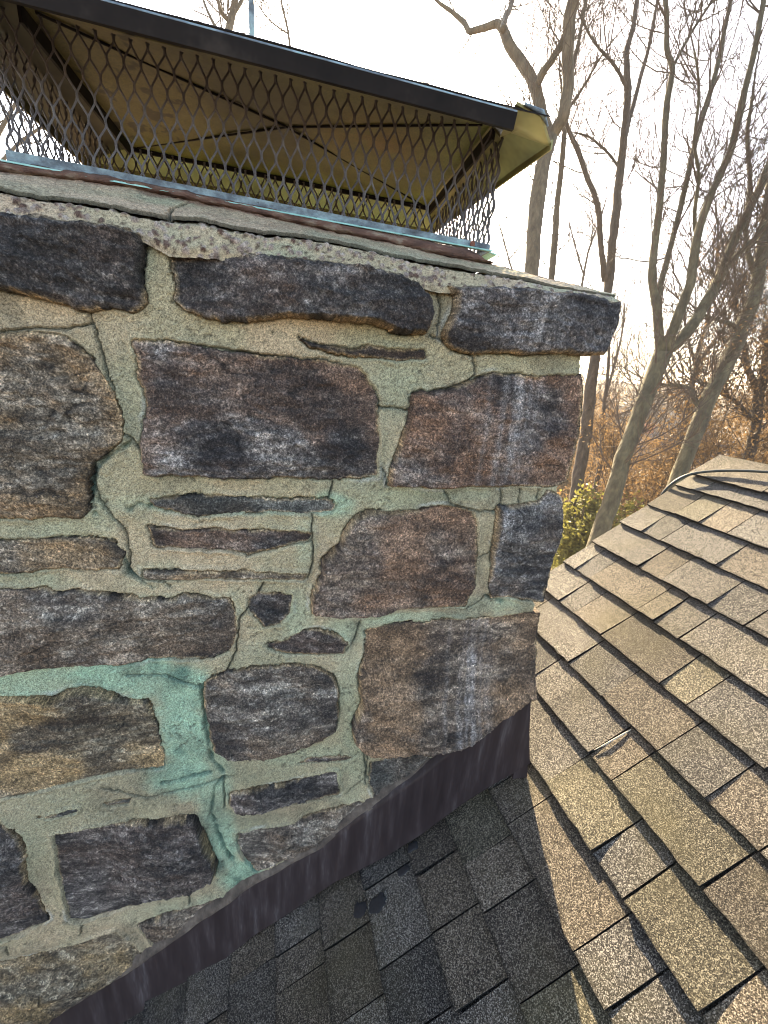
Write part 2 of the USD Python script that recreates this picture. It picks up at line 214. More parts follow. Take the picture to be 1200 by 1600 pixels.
CRACKS=[[(-320,52),(-319,33),(-311,-5),(-309,-37),(-301,-66),(-297,-100),(-296,-131),(-278,-145),(-267,-157)],[(-448,12),(-394,23),(-357,24),(-320,37)],[(-356,-200),(-348,-234),(-346,-251),(-331,-283),(-314,-306),(-309,-360),(-315,-393),(-295,-410),(-254,-415),(-245,-429)],[(23,-276),(24,-316),(29,-380),(18,-417)],[(-70,-423),(-91,-463),(-119,-507),(-129,-586),(-151,-639),(-195,-664)],[(-343,-630),(-273,-635),(-232,-660),(-207,-669)],[(225,66),(286,49),(313,35),(320,7),(307,-8)],[(139,-63),(169,-63),(200,-65)],[(153,-177),(163,-190),(168,-214)],[(63,-210),(53,-243)],[(413,-212),(418,-255),(414,-309)],[(456,-214),(460,-248)],[(501,-214),(501,-242)],[(285,-215),(304,-247),(374,-267),(418,-259)],[(391,-373),(405,-365),(420,-353)],[(379,-501),(395,-493),(419,-467),(437,-477)],[(132,-519),(128,-560),(107,-601)],[(369,-877),(374,-914)],[(175,-901),(176,-1019)],[(158,-886),(173,-952),(173,-996),(125,-1045)],[(-238,169),(-243,137),(-243,102),(-247,63)],[(-353,-1435),(-280,-1456)],[(-217,19),(-131,14),(-58,9),(-42,10)],[(225,146),(241,114),(239,62)],[(-721,-1434),(-706,-1428),(-707,-1465)],[(-570,-1371),(-531,-1396),(-543,-1432)],[(-428,-932),(-340,-977),(-242,-959),(-177,-942),(-148,-936)],[(-170,-943),(-169,-996),(-174,-1042)],[(-273,-1337),(-275,-1381)]]
STAINS=[(-503,-626,101,44,0.75),(-354,-630,134,38,1),(-242,-681,58,78,1),(-244,-805,51,114,1),(-259,-919,63,60,1.0),(-189,-909,43,61,0.6),(-195,-1034,35,134,0.8),(-188,-1195,41,97,0.9),(-145,-1305,50,57,1),(-283,-644,75,50,0.9),(-273,-404,68,34,0.3),(-139,-260,227,20,0.55),(63,-257,50,26,0.7),(15,-339,25,71,0.4),(191,-241,80,27,0.35),(297,-225,113,19,0.35),(4,-501,40,80,0.5),(101,-546,72,42,0.5),(260,-521,188,20,0.6),(426,-494,132,28,0.5),(115,-677,45,113,0.35),(145,-813,40,125,0.45),(24,-899,128,29,0.35),(284,-913,125,31,0.35),(-124,-473,25,45,0.35),(-267,-461,143,23,0.35),(-346,-287,31,63,0.35),(-401,-312,82,25,0.3),(-468,-413,83,18,0.3),(-183,185,55,25,0.55),(-352,187,75,14,0.5),(-231,146,14,43,0.3),(-23,171,210,12,0.4),(155,164,90,13,0.4),(171,-20,48,57,0.2),(-36,-1155,208,38,0.2),(-302,-1395,202,42,0.35),(-336,-55,28,41,0.15),(123,-1010,68,117,0.35)]
CROWN_TOP=[(-521,280),(-445,280),(-278,278),(145,257),(352,247)]
CROWN_BOT=[(-526,259),(-449,258),(-280,259),(146,239),(271,234),(354,232)]
CROWN_STRIP=[(-519,244),(-454,244),(-276,249),(145,223),(269,215),(367,211)]
CROWN_CRACK=[(-473,197),(-413,199),(-366,195),(-315,197),(-267,195),(-228,192),(-194,191),(-149,194),(-112,190),(-56,189),(26,192),(89,189),(132,185),(221,180),(303,177),(383,174),(455,168),(576,167)]
CROWN_LOW=[(-462,163),(-403,165),(-229,163),(-197,146),(-89,153),(26,155),(150,151),(228,142),(296,149),(415,154),(562,159)]
FLASH_TOP=[(-845,-1895),(-676,-1758),(-444,-1602),(-272,-1458),(-103,-1317),(63,-1216),(172,-1109),(226,-1062),(306,-995),(372,-931),(422,-875),(501,-816),(581,-769)]
FLASH_BOTTOM=[(-715,-1998),(-420,-1807),(-239,-1644),(-106,-1507),(-19,-1442),(109,-1334),(238,-1257),(339,-1182),(438,-1092),(537,-1016),(607,-968)]
TREES={
 'T1':[[(5.83,10.551,9.044,0.254),(5.92,10.794,9.803,0.245),(5.991,11.117,10.784,0.237),(6.079,11.427,11.735,0.245),(6.218,11.688,12.577,0.237),(6.36,11.855,13.148,0.22)],[(6.36,11.855,13.148,0.203),(6.285,12.153,13.619,0.188),(6.171,12.5,14.21,0.181),(6.072,12.825,14.747,0.192),(5.832,13.181,15.281,0.176),(5.481,13.595,15.918,0.16),(5.424,13.852,16.283,0.144),(5.26,14.084,16.508,0.118),(5.006,14.245,16.47,0.101),(4.675,14.419,16.424,0.092),(4.514,14.688,16.759,0.084),(4.155,14.98,17.116,0.066),(3.729,15.164,17.385,0.047),(3.524,15.275,17.582,0.038)],[(6.36,11.855,13.148,0.203),(6.481,11.738,13.363,0.184),(6.501,11.6,13.453,0.181),(6.541,11.679,14.184,0.178),(6.436,11.772,14.865,0.176),(6.378,11.853,15.541,0.173),(6.369,11.795,15.846,0.171),(6.465,12.049,16.712,0.155)],[(5.116,13.021,15.755,0.102),(5.343,13.592,16.347,0.096),(5.662,14.158,16.982,0.091),(5.951,14.792,17.794,0.075)],[(6.028,12.392,14.498,0.11),(6.053,12.29,14.623,0.109),(6.236,12.217,14.927,0.107),(6.521,12.211,15.493,0.098),(6.576,12.171,15.751,0.081)],[(6.218,11.688,12.577,0.085),(6.047,11.699,12.709,0.101),(5.94,11.773,13.064,0.1),(5.703,11.87,13.404,0.066)]],
 'T2':[[(7.557,12.486,9.467,0.12),(7.627,12.702,10.134,0.12),(7.692,13.048,11.179,0.12),(7.758,13.382,12.186,0.11),(7.915,13.888,13.749,0.1),(8.017,14.326,15.08,0.09),(8.16,14.678,16.188,0.08),(8.382,15.008,17.283,0.07),(8.564,15.366,18.431,0.06)],[(8.017,14.326,15.08,0.06),(8.459,14.271,15.835,0.049),(8.696,14.182,16.363,0.039),(9.014,14.071,16.877,0.029)]],
 'T3':[[(8.089,9.58,1.378,0.24),(8.541,10.54,4.439,0.22),(8.775,11.084,6.158,0.21),(8.989,11.631,7.876,0.2),(9.225,12.109,9.407,0.18),(9.337,12.251,9.889,0.16),(9.495,12.718,11.338,0.16),(9.651,13.256,12.995,0.15),(9.789,13.766,14.556,0.14),(9.892,14.164,15.774,0.12),(9.819,14.556,16.865,0.11),(10.043,14.828,17.79,0.09),(10.151,15.069,18.554,0.08),(10.318,15.298,19.323,0.06)],[(9.274,12.361,10.167,0.12),(9.116,12.367,10.504,0.109),(8.914,12.57,11.385,0.098),(8.754,12.715,12.122,0.097),(8.254,13.018,13.106,0.086),(7.934,13.13,13.651,0.085),(7.584,13.206,14.073,0.066),(7.42,13.358,14.474,0.056)],[(9.754,13.642,14.175,0.08),(10.134,14.156,15.265,0.081),(10.619,14.749,16.646,0.083),(10.977,15.202,17.541,0.073),(11.278,15.644,18.372,0.064),(11.558,16.089,19.442,0.054)],[(9.625,13.457,13.56,0.05),(9.453,13.683,13.899,0.05),(9.141,13.943,14.251,0.046),(8.746,14.2,14.541,0.041),(8.442,14.354,14.624,0.031)],[(9.871,14.207,15.886,0.06),(8.977,14.158,16.475,0.05),(8.218,13.94,16.66,0.041),(7.577,13.747,16.99,0.033)]],
 'T4':[[(6.206,6.415,3.548,0.235),(6.441,6.61,4.26,0.222),(6.637,6.781,4.877,0.215),(6.858,7.006,5.667,0.208),(7.055,7.164,6.245,0.208),(7.279,7.321,6.838,0.208),(7.515,7.489,7.471,0.222),(7.633,7.584,7.821,0.222)],[(7.633,7.584,7.821,0.138),(7.576,7.729,8.196,0.111),(7.547,7.831,8.469,0.111),(7.504,7.973,8.846,0.111),(7.448,8.09,9.143,0.104),(7.419,8.18,9.377,0.097),(7.493,8.435,10.157,0.09),(7.567,8.687,10.924,0.083),(7.637,9.048,12.005,0.076),(7.696,9.357,12.929,0.076),(7.811,9.601,13.701,0.069),(7.685,9.758,14.073,0.062),(7.678,9.972,14.689,0.056),(7.588,10.211,15.325,0.042)],[(7.513,7.932,8.754,0.083),(7.701,8.208,9.251,0.077),(7.948,8.487,9.793,0.078),(8.306,8.905,10.809,0.08),(8.655,9.364,11.935,0.073),(9.027,9.799,13.008,0.074),(9.478,10.253,14.186,0.068),(9.777,10.666,15.149,0.061),(10.039,11.033,16.085,0.054),(10.154,11.162,16.531,0.046)],[(7.66,7.588,7.849,0.152),(7.726,7.567,8.162,0.13),(7.786,7.592,8.607,0.122),(7.894,7.635,9.133,0.113),(7.953,7.829,10.066,0.099),(8.137,7.966,10.912,0.091),(8.402,8.081,11.742,0.084),(8.495,8.22,12.536,0.076),(8.595,8.37,13.369,0.063),(8.738,8.636,14.382,0.056),(8.806,8.745,14.74,0.05)],[(7.66,7.579,7.823,0.138),(7.929,7.616,8.002,0.139),(8.266,7.705,8.372,0.139),(8.535,7.82,8.779,0.133),(8.792,7.938,9.187,0.133),(9.064,8.087,9.692,0.127),(9.402,8.326,10.499,0.113),(9.759,8.512,11.166,0.106),(10.092,8.721,11.911,0.099),(10.498,8.978,12.909,0.085)],[(8.796,7.873,9.377,0.083),(9.094,7.897,9.902,0.075),(9.401,7.863,10.264,0.068),(9.697,7.889,10.796,0.061)],[(7.791,9.575,13.684,0.042),(8.301,9.966,14.469,0.043),(8.84,10.337,15.217,0.036),(9.468,10.7,15.995,0.03)],[(8.35,8.259,10.219,0.055),(8.149,8.308,10.714,0.048),(8.093,8.354,11.288,0.043),(7.851,8.47,11.951,0.039),(7.789,8.586,12.723,0.032),(7.604,8.791,13.496,0.026)]],
 'T5':[[(8.546,7.106,3.874,0.231),(8.909,7.44,5.066,0.223),(9.156,7.654,5.841,0.215),(9.464,7.848,6.592,0.215),(9.712,8.032,7.28,0.215),(10.022,8.15,7.813,0.208),(10.315,8.331,8.52,0.2),(10.578,8.518,9.223,0.185),(10.723,8.657,9.715,0.169),(10.86,9.023,10.86,0.154),(10.984,9.311,11.771,0.138),(11.222,9.768,13.244,0.123)],[(9.462,7.888,6.708,0.077),(9.441,8.17,6.909,0.071),(9.491,8.462,7.185,0.064),(9.315,8.72,7.222,0.057),(9.215,8.911,7.207,0.05)],[(10.723,8.657,9.715,0.092),(10.513,8.906,10.282,0.077),(10.437,9.181,11.006,0.069),(10.54,9.473,11.892,0.062),(10.475,9.848,12.911,0.054),(10.589,10.185,13.944,0.046)],[(10.315,8.331,8.52,0.062),(9.873,8.304,8.688,0.053),(9.442,8.223,8.709,0.045),(8.991,8.159,8.768,0.037)]],
 'T6':[[(12.505,8.624,4.47,0.185),(12.691,8.938,5.497,0.175),(12.845,9.168,6.259,0.166),(12.926,9.418,7.033,0.157),(13.079,9.655,7.813,0.148),(13.213,9.937,8.714,0.148),(13.43,10.378,10.127,0.129)],[(12.886,9.516,7.292,0.111),(12.633,9.579,7.625,0.101),(12.402,9.607,7.867,0.091),(12.185,9.766,8.498,0.09),(11.9,9.928,9.096,0.071),(11.791,10.229,10.089,0.053)],[(12.769,9.267,6.498,0.074),(12.465,9.282,6.659,0.073),(12.2,9.295,6.839,0.073),(11.743,9.366,7.068,0.068),(11.377,9.388,7.164,0.054)],[(13.011,9.553,7.476,0.092),(13.279,9.574,8.193,0.091),(13.531,9.709,9.23,0.072)]],
 'T7':[[(14.24,12.776,5.067,0.135),(14.583,13.242,6.63,0.123),(14.765,13.513,7.528,0.111),(14.903,13.68,8.097,0.111),(14.968,13.877,8.707,0.098),(15.246,14.13,9.613,0.086),(15.381,14.386,10.438,0.079),(15.607,14.769,11.689,0.069),(15.638,15.245,13.087,0.049)],[(14.903,13.68,8.097,0.086),(15.476,14.068,8.544,0.08),(16.086,14.464,9.035,0.077),(16.859,14.878,9.678,0.073),(17.569,15.389,10.566,0.064),(18.287,15.94,11.973,0.054)],[(14.879,13.66,8.026,0.074),(14.943,14.306,8.86,0.063),(15.044,14.999,9.853,0.056),(15.467,15.73,11.159,0.042)]],
 'T8':[[(12.009,14.036,4.21,0.105),(12.113,14.7,6.196,0.094),(12.274,15.182,7.692,0.078),(12.31,15.602,8.931,0.065),(12.195,15.965,9.911,0.052)],[(12.135,14.781,6.445,0.065),(13.003,15.828,7.995,0.06),(13.794,16.836,9.386,0.051),(14.353,17.825,10.578,0.041)]],
 'T9':[[(-2.64,18.195,16.558,0.151),(-2.484,18.539,17.65,0.14),(-2.384,18.675,18.105,0.129),(-2.248,18.965,19.032,0.129)],[(-2.443,18.566,17.755,0.086),(-2.653,18.34,17.696,0.085),(-2.755,18.146,17.799,0.073),(-2.815,18.041,18.186,0.061)],[(-2.362,18.635,18.005,0.075),(-2.095,18.966,18.66,0.065),(-1.91,19.389,19.528,0.066)],[(-2.602,18.329,16.969,0.065),(-3.187,19.128,17.975,0.057),(-3.526,19.821,18.824,0.049),(-3.787,20.508,19.705,0.046)]],
 'T10':[[(-0.575,19.355,18.07,0.051),(-0.718,19.608,18.714,0.046),(-0.861,19.822,19.248,0.042),(-0.938,20.101,20.005,0.035)],[(-0.622,19.424,18.241,0.032),(-1.156,19.037,18.216,0.027),(-1.551,18.673,18.343,0.022)]],
 'T11':[[(-11.629,19.39,11.323,0.162),(-11.247,19.996,13.316,0.15),(-11.039,20.485,14.859,0.138),(-10.911,21.289,17.269,0.115),(-10.709,21.929,19.248,0.092)],[(-11.247,19.996,13.316,0.092),(-10.581,20.247,14.458,0.074),(-10.094,20.456,15.368,0.058),(-9.767,20.771,16.483,0.046)],[(-11.524,19.597,11.986,0.092),(-10.717,19.969,13.194,0.07),(-10.007,20.251,14.08,0.061),(-9.166,20.436,14.765,0.047)]],
 'T12':[[(14.347,21.379,11.296,0.081),(14.563,21.78,12.592,0.074),(14.813,22.176,13.892,0.068),(15.295,22.527,15.209,0.054),(15.614,22.799,16.193,0.041)],[(14.563,21.78,12.592,0.054),(14.807,23.372,14.158,0.05),(15.084,24.998,15.845,0.041)],[(14.751,22.077,13.567,0.047),(14.515,21.721,14.612,0.039),(13.895,21.305,15.245,0.032)]],
 'T13':[[(11.018,22.334,11.998,0.061),(10.672,22.785,13.091,0.054),(10.43,23.106,13.872,0.044),(10.153,23.49,14.81,0.034)],[(10.672,22.785,13.091,0.041),(11.643,23.777,14.024,0.035),(12.337,24.778,14.811,0.029)]],
}
ROWS=[1154,1076,931,794,651,508,363,222,86,-53,-195,-341,-472,-620,-760]
TEETH=[(861,400),(999,280),(856,105),(580,436),(578,136),(571,74),(437,-84),(430,134),(292,121),(147,155),(17,-125),(290,-214),(292,-335),(156,-441),(-7,-297),(-154,-493),(-268,-272),(-407,-378),(-543,-243)]
JOINTS=[[(-199,-668),(-201,-792),(-192,-880),(-169,-923)],[(-167,-938),(-191,-967),(-204,-1054),(-187,-1153),(-155,-1252)],[(-285,-147),(-328,-177),(-349,-200),(-359,-246),(-356,-276)],[(-266,-262),(-286,-258),(-298,-269)],[(-322,-357),(-314,-397),(-276,-430)],[(422,-469),(465,-484)],[(404,-266),(418,-259)],[(-303,-937),(-197,-919)]]
# ------------------------------------------------------------------ frames
ER = np.array([0.8148341564322543, 0.06587199362392122, 0.5759393874075176]); NR = np.array([-0.5740666036838481, -0.04640810815189791, 0.8174923987613912])
CR = np.array([-0.08057811145856032, 0.9967482971913079, 0.0]); H0 = -1.1905723008464675
def roofp(s, t, h=0.0):
    s, t, h = np.broadcast_arrays(np.asarray(s, float), t, h)
    return up(s[..., None] * ER + t[..., None] * CR + (H0 + h)[..., None] * NR)
def onroof_z(x, y): return (H0 - NR[0] * x - NR[1] * y) / NR[2]          # without ZC
RIDGE, RAKE = 1.305, 0.505
# ------------------------------------------------------------------ ground and far hills
def terrain(x, y):
    d = np.hypot(x, y)
    return 1.2 * (fb(x, y, .02, .02, 3, 5) - .5) * ss(10, 30, d) - 3.0 * ss(14, 45, d) + 13 * ss(90, 330, d) * (.55 + .9 * fb(x, y, .006, .006, 3, 9)) - .02
rr = np.concatenate([np.linspace(0, 40, 41)[1:], np.geomspace(42, 900, 40)]); aa = np.linspace(0, 2 * np.pi, 145)[:-1]
gx = np.concatenate([[0], (rr[:, None] * np.cos(aa)).ravel()]); gy = np.concatenate([[0], (rr[:, None] * np.sin(aa)).ravel()])
gf = [(0, 1 + i, 1 + (i + 1) % 144) for i in range(144)]
for k in range(len(rr) - 1):
    for i in range(144):
        a, b = 1 + k * 144 + i, 1 + k * 144 + (i + 1) % 144; gf += [(a, a + 144, b + 144), (a, b + 144, b)]
solid('ground', trimesh.Trimesh(np.stack([gx, gy, terrain(gx, gy)], 1), gf, process=False), M_GROUND, kind='structure', smooth=True)
# ------------------------------------------------------------------ the house under the roof
rng = np.random.default_rng(7)
house = thing('house', 'house under the shingle roof that the stone chimney rises from', 'house')
UH = np.array([ER[0], ER[1], 0]) / np.hypot(ER[0], ER[1])
ridge_pt = lambda t, h=0.0: roofp(RIDGE, t, h)
TB = -7.5
W2 = 3.9                                                        # half the house's width
def wallbox():
    a, b = ridge_pt(TB + .35), ridge_pt(RAKE - .25); out = []
    base = []
    for p in (a, b):
        for sgn in (-1, 1): q = p + UH * W2 * sgn; base.append(q)
    zt = ridge_pt(0)[2] - W2 * ER[2] / np.hypot(ER[0], ER[1]) - .12
    A0, A1, B0, B1 = base
    V = [];
    for q in (A0, A1, B1, B0): V.append([q[0], q[1], -.3])
    for q in (A0, A1, B1, B0): V.append([q[0], q[1], zt])
    V.append([a[0], a[1], a[2] - .12]); V.append([b[0], b[1], b[2] - .12])
    F = [(0, 1, 5), (0, 5, 4), (1, 2, 6), (1, 6, 5), (2, 3, 7), (2, 7, 6), (3, 0, 4), (3, 4, 7), (4, 5, 8), (6, 7, 9)]
    m = trimesh.Trimesh(V, F, process=False); m.fix_normals(); return m
part(house, 'wall', wallbox(), M_WALL)
UH2 = np.array([ER[0], ER[1], -ER[2]]); NR2 = np.array([-NR[0], -NR[1], NR[2]])
def slab(s0, s1, t0, t1, h0, h1): return hexa([roofp(s, t, h0) for s, t in ((s0, t0), (s1, t0), (s1, t1), (s0, t1))] + [roofp(s, t, h1) for s, t in ((s0, t0), (s1, t0), (s1, t1), (s0, t1))])
roof = part(house, 'roof', join([slab(-3.55, RIDGE, TB, RAKE - .006, -.05, -.014)]), M_SHINGLE[3], tint=np.full((8, 3), .8))
r0 = [ridge_pt(TB, -.014), ridge_pt(RAKE - .006, -.014)]
part(house, 'far_roof_slope', hexa([r0[0], r0[1], r0[1] + UH2 * 4.9, r0[0] + UH2 * 4.9] + [q - NR2 * .04 for q in (r0[0], r0[1], r0[1] + UH2 * 4.9, r0[0] + UH2 * 4.9)]), M_SHINGLE[3], tint=np.full((8, 3), .9))
part(house, 'rake_board', hexa([roofp(s, t, h) for s, t, h in ((-3.5, RAKE - .05, -.19), (RIDGE, RAKE - .05, -.19), (RIDGE, RAKE - .025, -.19), (-3.5, RAKE - .025, -.19), (-3.5, RAKE - .05, -.052), (RIDGE, RAKE - .05, -.052), (RIDGE, RAKE - .025, -.052), (-3.5, RAKE - .025, -.052))]), M_TRIM)
rows = [r / 1000 for r in ROWS] + [-.905, -1.05, -1.193, -1.336]
teeth = [(a / 1000, b / 1000) for a, b in TEETH]
def tab(s0, s1, t0, t1, thick, lift, rg):
    """one shingle tab: butt edge at s0 (low), top tucked under the next row; the butt is the thick, raised end"""
    nt = max(3, int((t1 - t0) / .022)); ns = 5
    tt = np.linspace(t0, t1, nt + 1); vv = np.array([0, .035, .3, .6, .84, 1.0])
    jag = rg.normal(0, .0011, nt + 1); sk0, sk1 = rg.normal(0, .0018, 2); curl = rg.normal(.0008, .001)
    top = []
    for v in vv:
        s = s0 + (s1 + .012 - s0) * v + jag * (1 - v) + rg.normal(0, .0006, nt + 1) * (v == 0)
        t = tt + 0.0; t[0] += sk0 * (1 - v); t[-1] += sk1 * (1 - v)
        h = lift + (.0005 - lift - .004) * v ** .8 + curl * (1 - v) ** 3 + rg.normal(0, .00025, nt + 1)
        top.append(np.stack([s, t, h], 1))
    top = np.array(top); bot = top.copy(); bot[..., 2] -= thick * (1 - .7 * vv[:, None])
    P = np.concatenate([top.reshape(-1, 3), bot.reshape(-1, 3)]); n = nt + 1; o = (ns + 1) * n; F = []
    for i in range(ns):
        for j in range(nt):
            a, b, c, d = i * n + j, i * n + j + 1, (i + 1) * n + j + 1, (i + 1) * n + j
            F += [(a, c, b), (a, d, c)]
    for j in range(nt): F += [(j, j + 1, o + j + 1), (j, o + j + 1, o + j)]
    for i in range(ns):
        a, d = i * n, (i + 1) * n; F += [(a, o + a, o + d), (a, o + d, d)]
        a, d = i * n + nt, (i + 1) * n + nt; F += [(a, d, o + d), (a, o + d, o + a)]
    nf = 2 * ns * nt; side = np.array(F[nf:]); used = np.unique(side); mp = np.zeros(len(P), int); mp[used] = len(P) + np.arange(len(used))
    P2 = np.vstack([P, P[used]]); tint = np.ones((len(P2), 3)) * rg.uniform(.84, 1.2); tint[:o] *= np.repeat([.30, .97, 1.03, 1.0, .85, .6], n)[:, None] * rg.uniform(.9, 1.1, (o, 1)); tint[len(P):] = .10  # butt and top rows darkened: painted course shade plus edge wear
    return trimesh.Trimesh(roofp(P2[:, 0], P2[:, 1], P2[:, 2]), np.vstack([np.array(F[:nf]), mp[side]]), process=False), tint
n_tabs = 0
for k in range(1, len(rows)):
    s0, s1 = rows[k], rows[k - 1]
    rg = np.random.default_rng(100 + k)
    known = sorted([b for a, b in teeth if s0 - .01 < a < s1 + .01], reverse=True)
    t_far, t_near = RAKE, (-1.15 if k > 3 else -.5)
    cuts = [t_far]                                                   # from the rake edge towards the camera: raised, low, raised, ...
    kinds = []
    targets = known + [None]
    cur, raised = t_far + 0, bool(rg.integers(2))
    for g in targets:
        while True:
            wdt = rg.uniform(.15, .27) if raised else rg.uniform(.07, .17)
            if g is not None and cur - wdt < g + .06:
                cuts.append(g); kinds.append(True); cur, raised = g, False; break
            cur -= wdt; cuts.append(cur); kinds.append(raised); raised = not raised
            if g is None and cur < t_near: break
    for i, hi in enumerate(kinds):
        t1, t0 = cuts[i], cuts[i + 1]
        if t1 - t0 < .02: continue
        mid = roofp((s0 + s1) / 2, (t0 + t1) / 2)
        if mid[1] > .10 and mid[0] < .50: continue                    # under the chimney
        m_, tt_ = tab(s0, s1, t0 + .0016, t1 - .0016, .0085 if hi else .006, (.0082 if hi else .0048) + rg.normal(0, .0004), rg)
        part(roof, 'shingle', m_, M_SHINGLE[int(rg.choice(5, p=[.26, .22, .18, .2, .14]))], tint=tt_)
        n_tabs += 1
# the ridge course
rg = np.random.default_rng(99); cur = RAKE + .004
while cur > -1.1:
    wdt = rg.uniform(.26, .3)
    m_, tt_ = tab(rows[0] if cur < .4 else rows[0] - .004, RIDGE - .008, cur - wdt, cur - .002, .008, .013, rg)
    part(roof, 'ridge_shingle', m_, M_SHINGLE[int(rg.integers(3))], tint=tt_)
    a = [roofp(RIDGE - .05, cur - wdt, .010), roofp(RIDGE - .05, cur, .010), roofp(RIDGE, cur, .012), roofp(RIDGE, cur - wdt, .012)]
    cur -= wdt
def blob(s, t, rs, rt, h, seed, n=18):
    rg = np.random.default_rng(seed); a = np.linspace(0, 2 * np.pi, n, endpoint=False); r = 1 + rg.normal(0, .14, n)
    o = roofp(s + np.cos(a) * rs * r, t + np.sin(a) * rt * r, h); i = roofp(s + np.cos(a) * rs * r * .7, t + np.sin(a) * rt * r * .7, h + .0009); b = roofp(s + np.cos(a) * rs * r, t + np.sin(a) * rt * r, h - .008)
    V = np.vstack([b, o, i, roofp(s, t, h + .0011)[None]]); F = []
    for j in range(n):
        q = (j + 1) % n; F += [(j, q, n + q), (j, n + q, n + j), (n + j, n + q, 2 * n + q), (n + j, 2 * n + q, 2 * n + j), (2 * n + j, 2 * n + q, 3 * n)]
    return trimesh.Trimesh(V, F, process=False)
for i, (s, t, a, b, hh) in enumerate([(-.500, -.094, .020, .010, .001), (-.455, -.062, .018, .010, .0085), (-.590, -.125, .026, .018, .0075), (-.645, -.11, .020, .018, .0)]):
    part(roof, 'tar_patch', blob(s, t, a, b, hh, 40 + i), M_TAR, label='black tar smear beside the brown flashing' if i < 2 else None)
part(roof, 'pale_splinter', tubes([(roofp([.215, .18, .14, .103], [-.1352, -.1345, -.1325, -.1285], [-.001, .003, .006, .0075]), [.0010, .0019, .0019, .0008])], 6), M_PALE, label='pale fibre torn along the edge of a shingle')
part(roof, 'sealant_dab', trimesh.creation.icosphere(subdivisions=2, radius=.006).apply_translation(roofp(-.073, -.05, .012)), M_TRIM, label='white dab of sealant at the lower corner of the flashing')
cab = roofp([1.02, 1.072, 1.095, 1.1335, 1.177, 1.242, 1.275, 1.30, 1.318], [.522, .508, .4985, .483, .4386, .276, .12, -.15, -.5], [-.02, .014, .022, .023, .021, .022, .021, .021, .02])
from scipy.interpolate import CubicSpline
cs = CubicSpline(np.r_[0, np.cumsum(np.linalg.norm(np.diff(cab, axis=0), axis=1))], cab); cl = np.linspace(0, cs.x[-1], 60)
solid('cable', tubes([(cs(cl), np.full(60, .0055))], 10), M_CABLE, 'black cable lying across the shingles at the end of the roof ridge', 'cable', smooth=True)
# ------------------------------------------------------------------ chimney
chim = thing('stone_chimney', 'rubble stone chimney with green stained mortar rising from the shingle roof', 'chimney')
XL, XR, YB = -1.05, .565, .60
DUST = np.array((.50, .40, .255)); DUST2 = np.array((.41, .36, .225)); VERD = np.array((.37, .52, .36)); VERD2 = np.array((.085, .16, .125)); DARKM = np.array((.045, .055, .045))
polys = []
def rag(P, amp, seed, res=.004):
    """a digitised outline made ragged as broken stone is"""
    P = np.array(P, float); Q = np.vstack([P, P[:1]]); L = np.r_[0, np.cumsum(np.linalg.norm(np.diff(Q, axis=0), axis=1))]
    n = max(12, int(L[-1] / res)); s = np.linspace(0, L[-1], n, endpoint=False)
    R = np.stack([np.interp(s, L, Q[:, 0]), np.interp(s, L, Q[:, 1])], 1)
    R = R * .6 + .2 * (np.roll(R, 1, 0) + np.roll(R, -1, 0))
    d = np.stack([fb(R[:, 0], R[:, 1], 55, 55, 5, seed) - .5, fb(R[:, 0], R[:, 1], 55, 55, 5, seed + 50) - .5], 1)
    d = d * 1.15 + .9 * (np.stack([fb(R[:, 0], R[:, 1], 240, 240, 2, seed + 60), fb(R[:, 0], R[:, 1], 240, 240, 2, seed + 61)], 1) - .5)
    R = R + d * amp * 2
    g = Polygon(R).buffer(0)
    if g.geom_type != 'Polygon': g = max(g.geoms, key=lambda x: x.area)
    return np.array(g.exterior.coords)[:-1]
for i, (kind, proud, pts) in enumerate(STONES): polys.append(rag(np.array(pts) / 1000, .0034, 300 + i, .003))
_f = np.array(FLASH_TOP) / 1000; above = Polygon([(_f[0, 0] - .6, _f[0, 1] - .35)] + [(x, z + .004 + .009 * max(0, min(1, (x - .1) / .3))) for x, z in _f] + [(.9, _f[-1, 1] - .1), (.9, 2), (-2, 2)])
for i, p in enumerate(polys):
    g = Polygon(p).buffer(0).intersection(above)
    if g.geom_type != 'Polygon': g = max(g.geoms, key=lambda q: q.area)
    g = g.segmentize(.003); polys[i] = np.array(g.exterior.coords)[:-1]
# flashing lines and clip
FT = np.array(FLASH_TOP) / 1000; FB_ = np.array(FLASH_BOTTOM) / 1000
flash_top_z = lambda x: np.interp(x, FT[:, 0], FT[:, 1])
# --- mortar, one relief sheet over the whole face
RES = .0024
ux = np.arange(XL, XR + .008, RES); wz = np.arange(-2.02, .19, RES)
U, W_ = np.meshgrid(ux, wz)
allp = shapely.union_all([Polygon(p) for p in polys])
shapely.prepare(allp)
inside = shapely.contains_xy(allp, U, W_)
edge = cKDTree(np.vstack([np.vstack([p, (p + np.roll(p, -1, 0)) / 2]) for p in polys])); dist = edge.query(np.stack([U.ravel(), W_.ravel()], 1), workers=-1, distance_upper_bound=.08)[0].reshape(U.shape); dist = np.minimum(dist, .08)
cp = []
for c in CRACKS:
    c = np.array(c) / 1000; L = np.r_[0, np.cumsum(np.linalg.norm(np.diff(c, axis=0), axis=1))]; s = np.arange(0, L[-1], .0012)
    q = np.stack([np.interp(s, L, c[:, 0]), np.interp(s, L, c[:, 1])], 1)
    q += np.stack([fb(q[:, 0], q[:, 1], 90, 90, 3, 71) - .5, fb(q[:, 0], q[:, 1], 90, 90, 3, 72) - .5], 1) * .007
    cp.append(q)
jp = []
for c in JOINTS:
    c = np.array(c) / 1000; L = np.r_[0, np.cumsum(np.linalg.norm(np.diff(c, axis=0), axis=1))]; s = np.arange(0, L[-1], .002); jp.append(np.stack([np.interp(s, L, c[:, 0]), np.interp(s, L, c[:, 1])], 1))
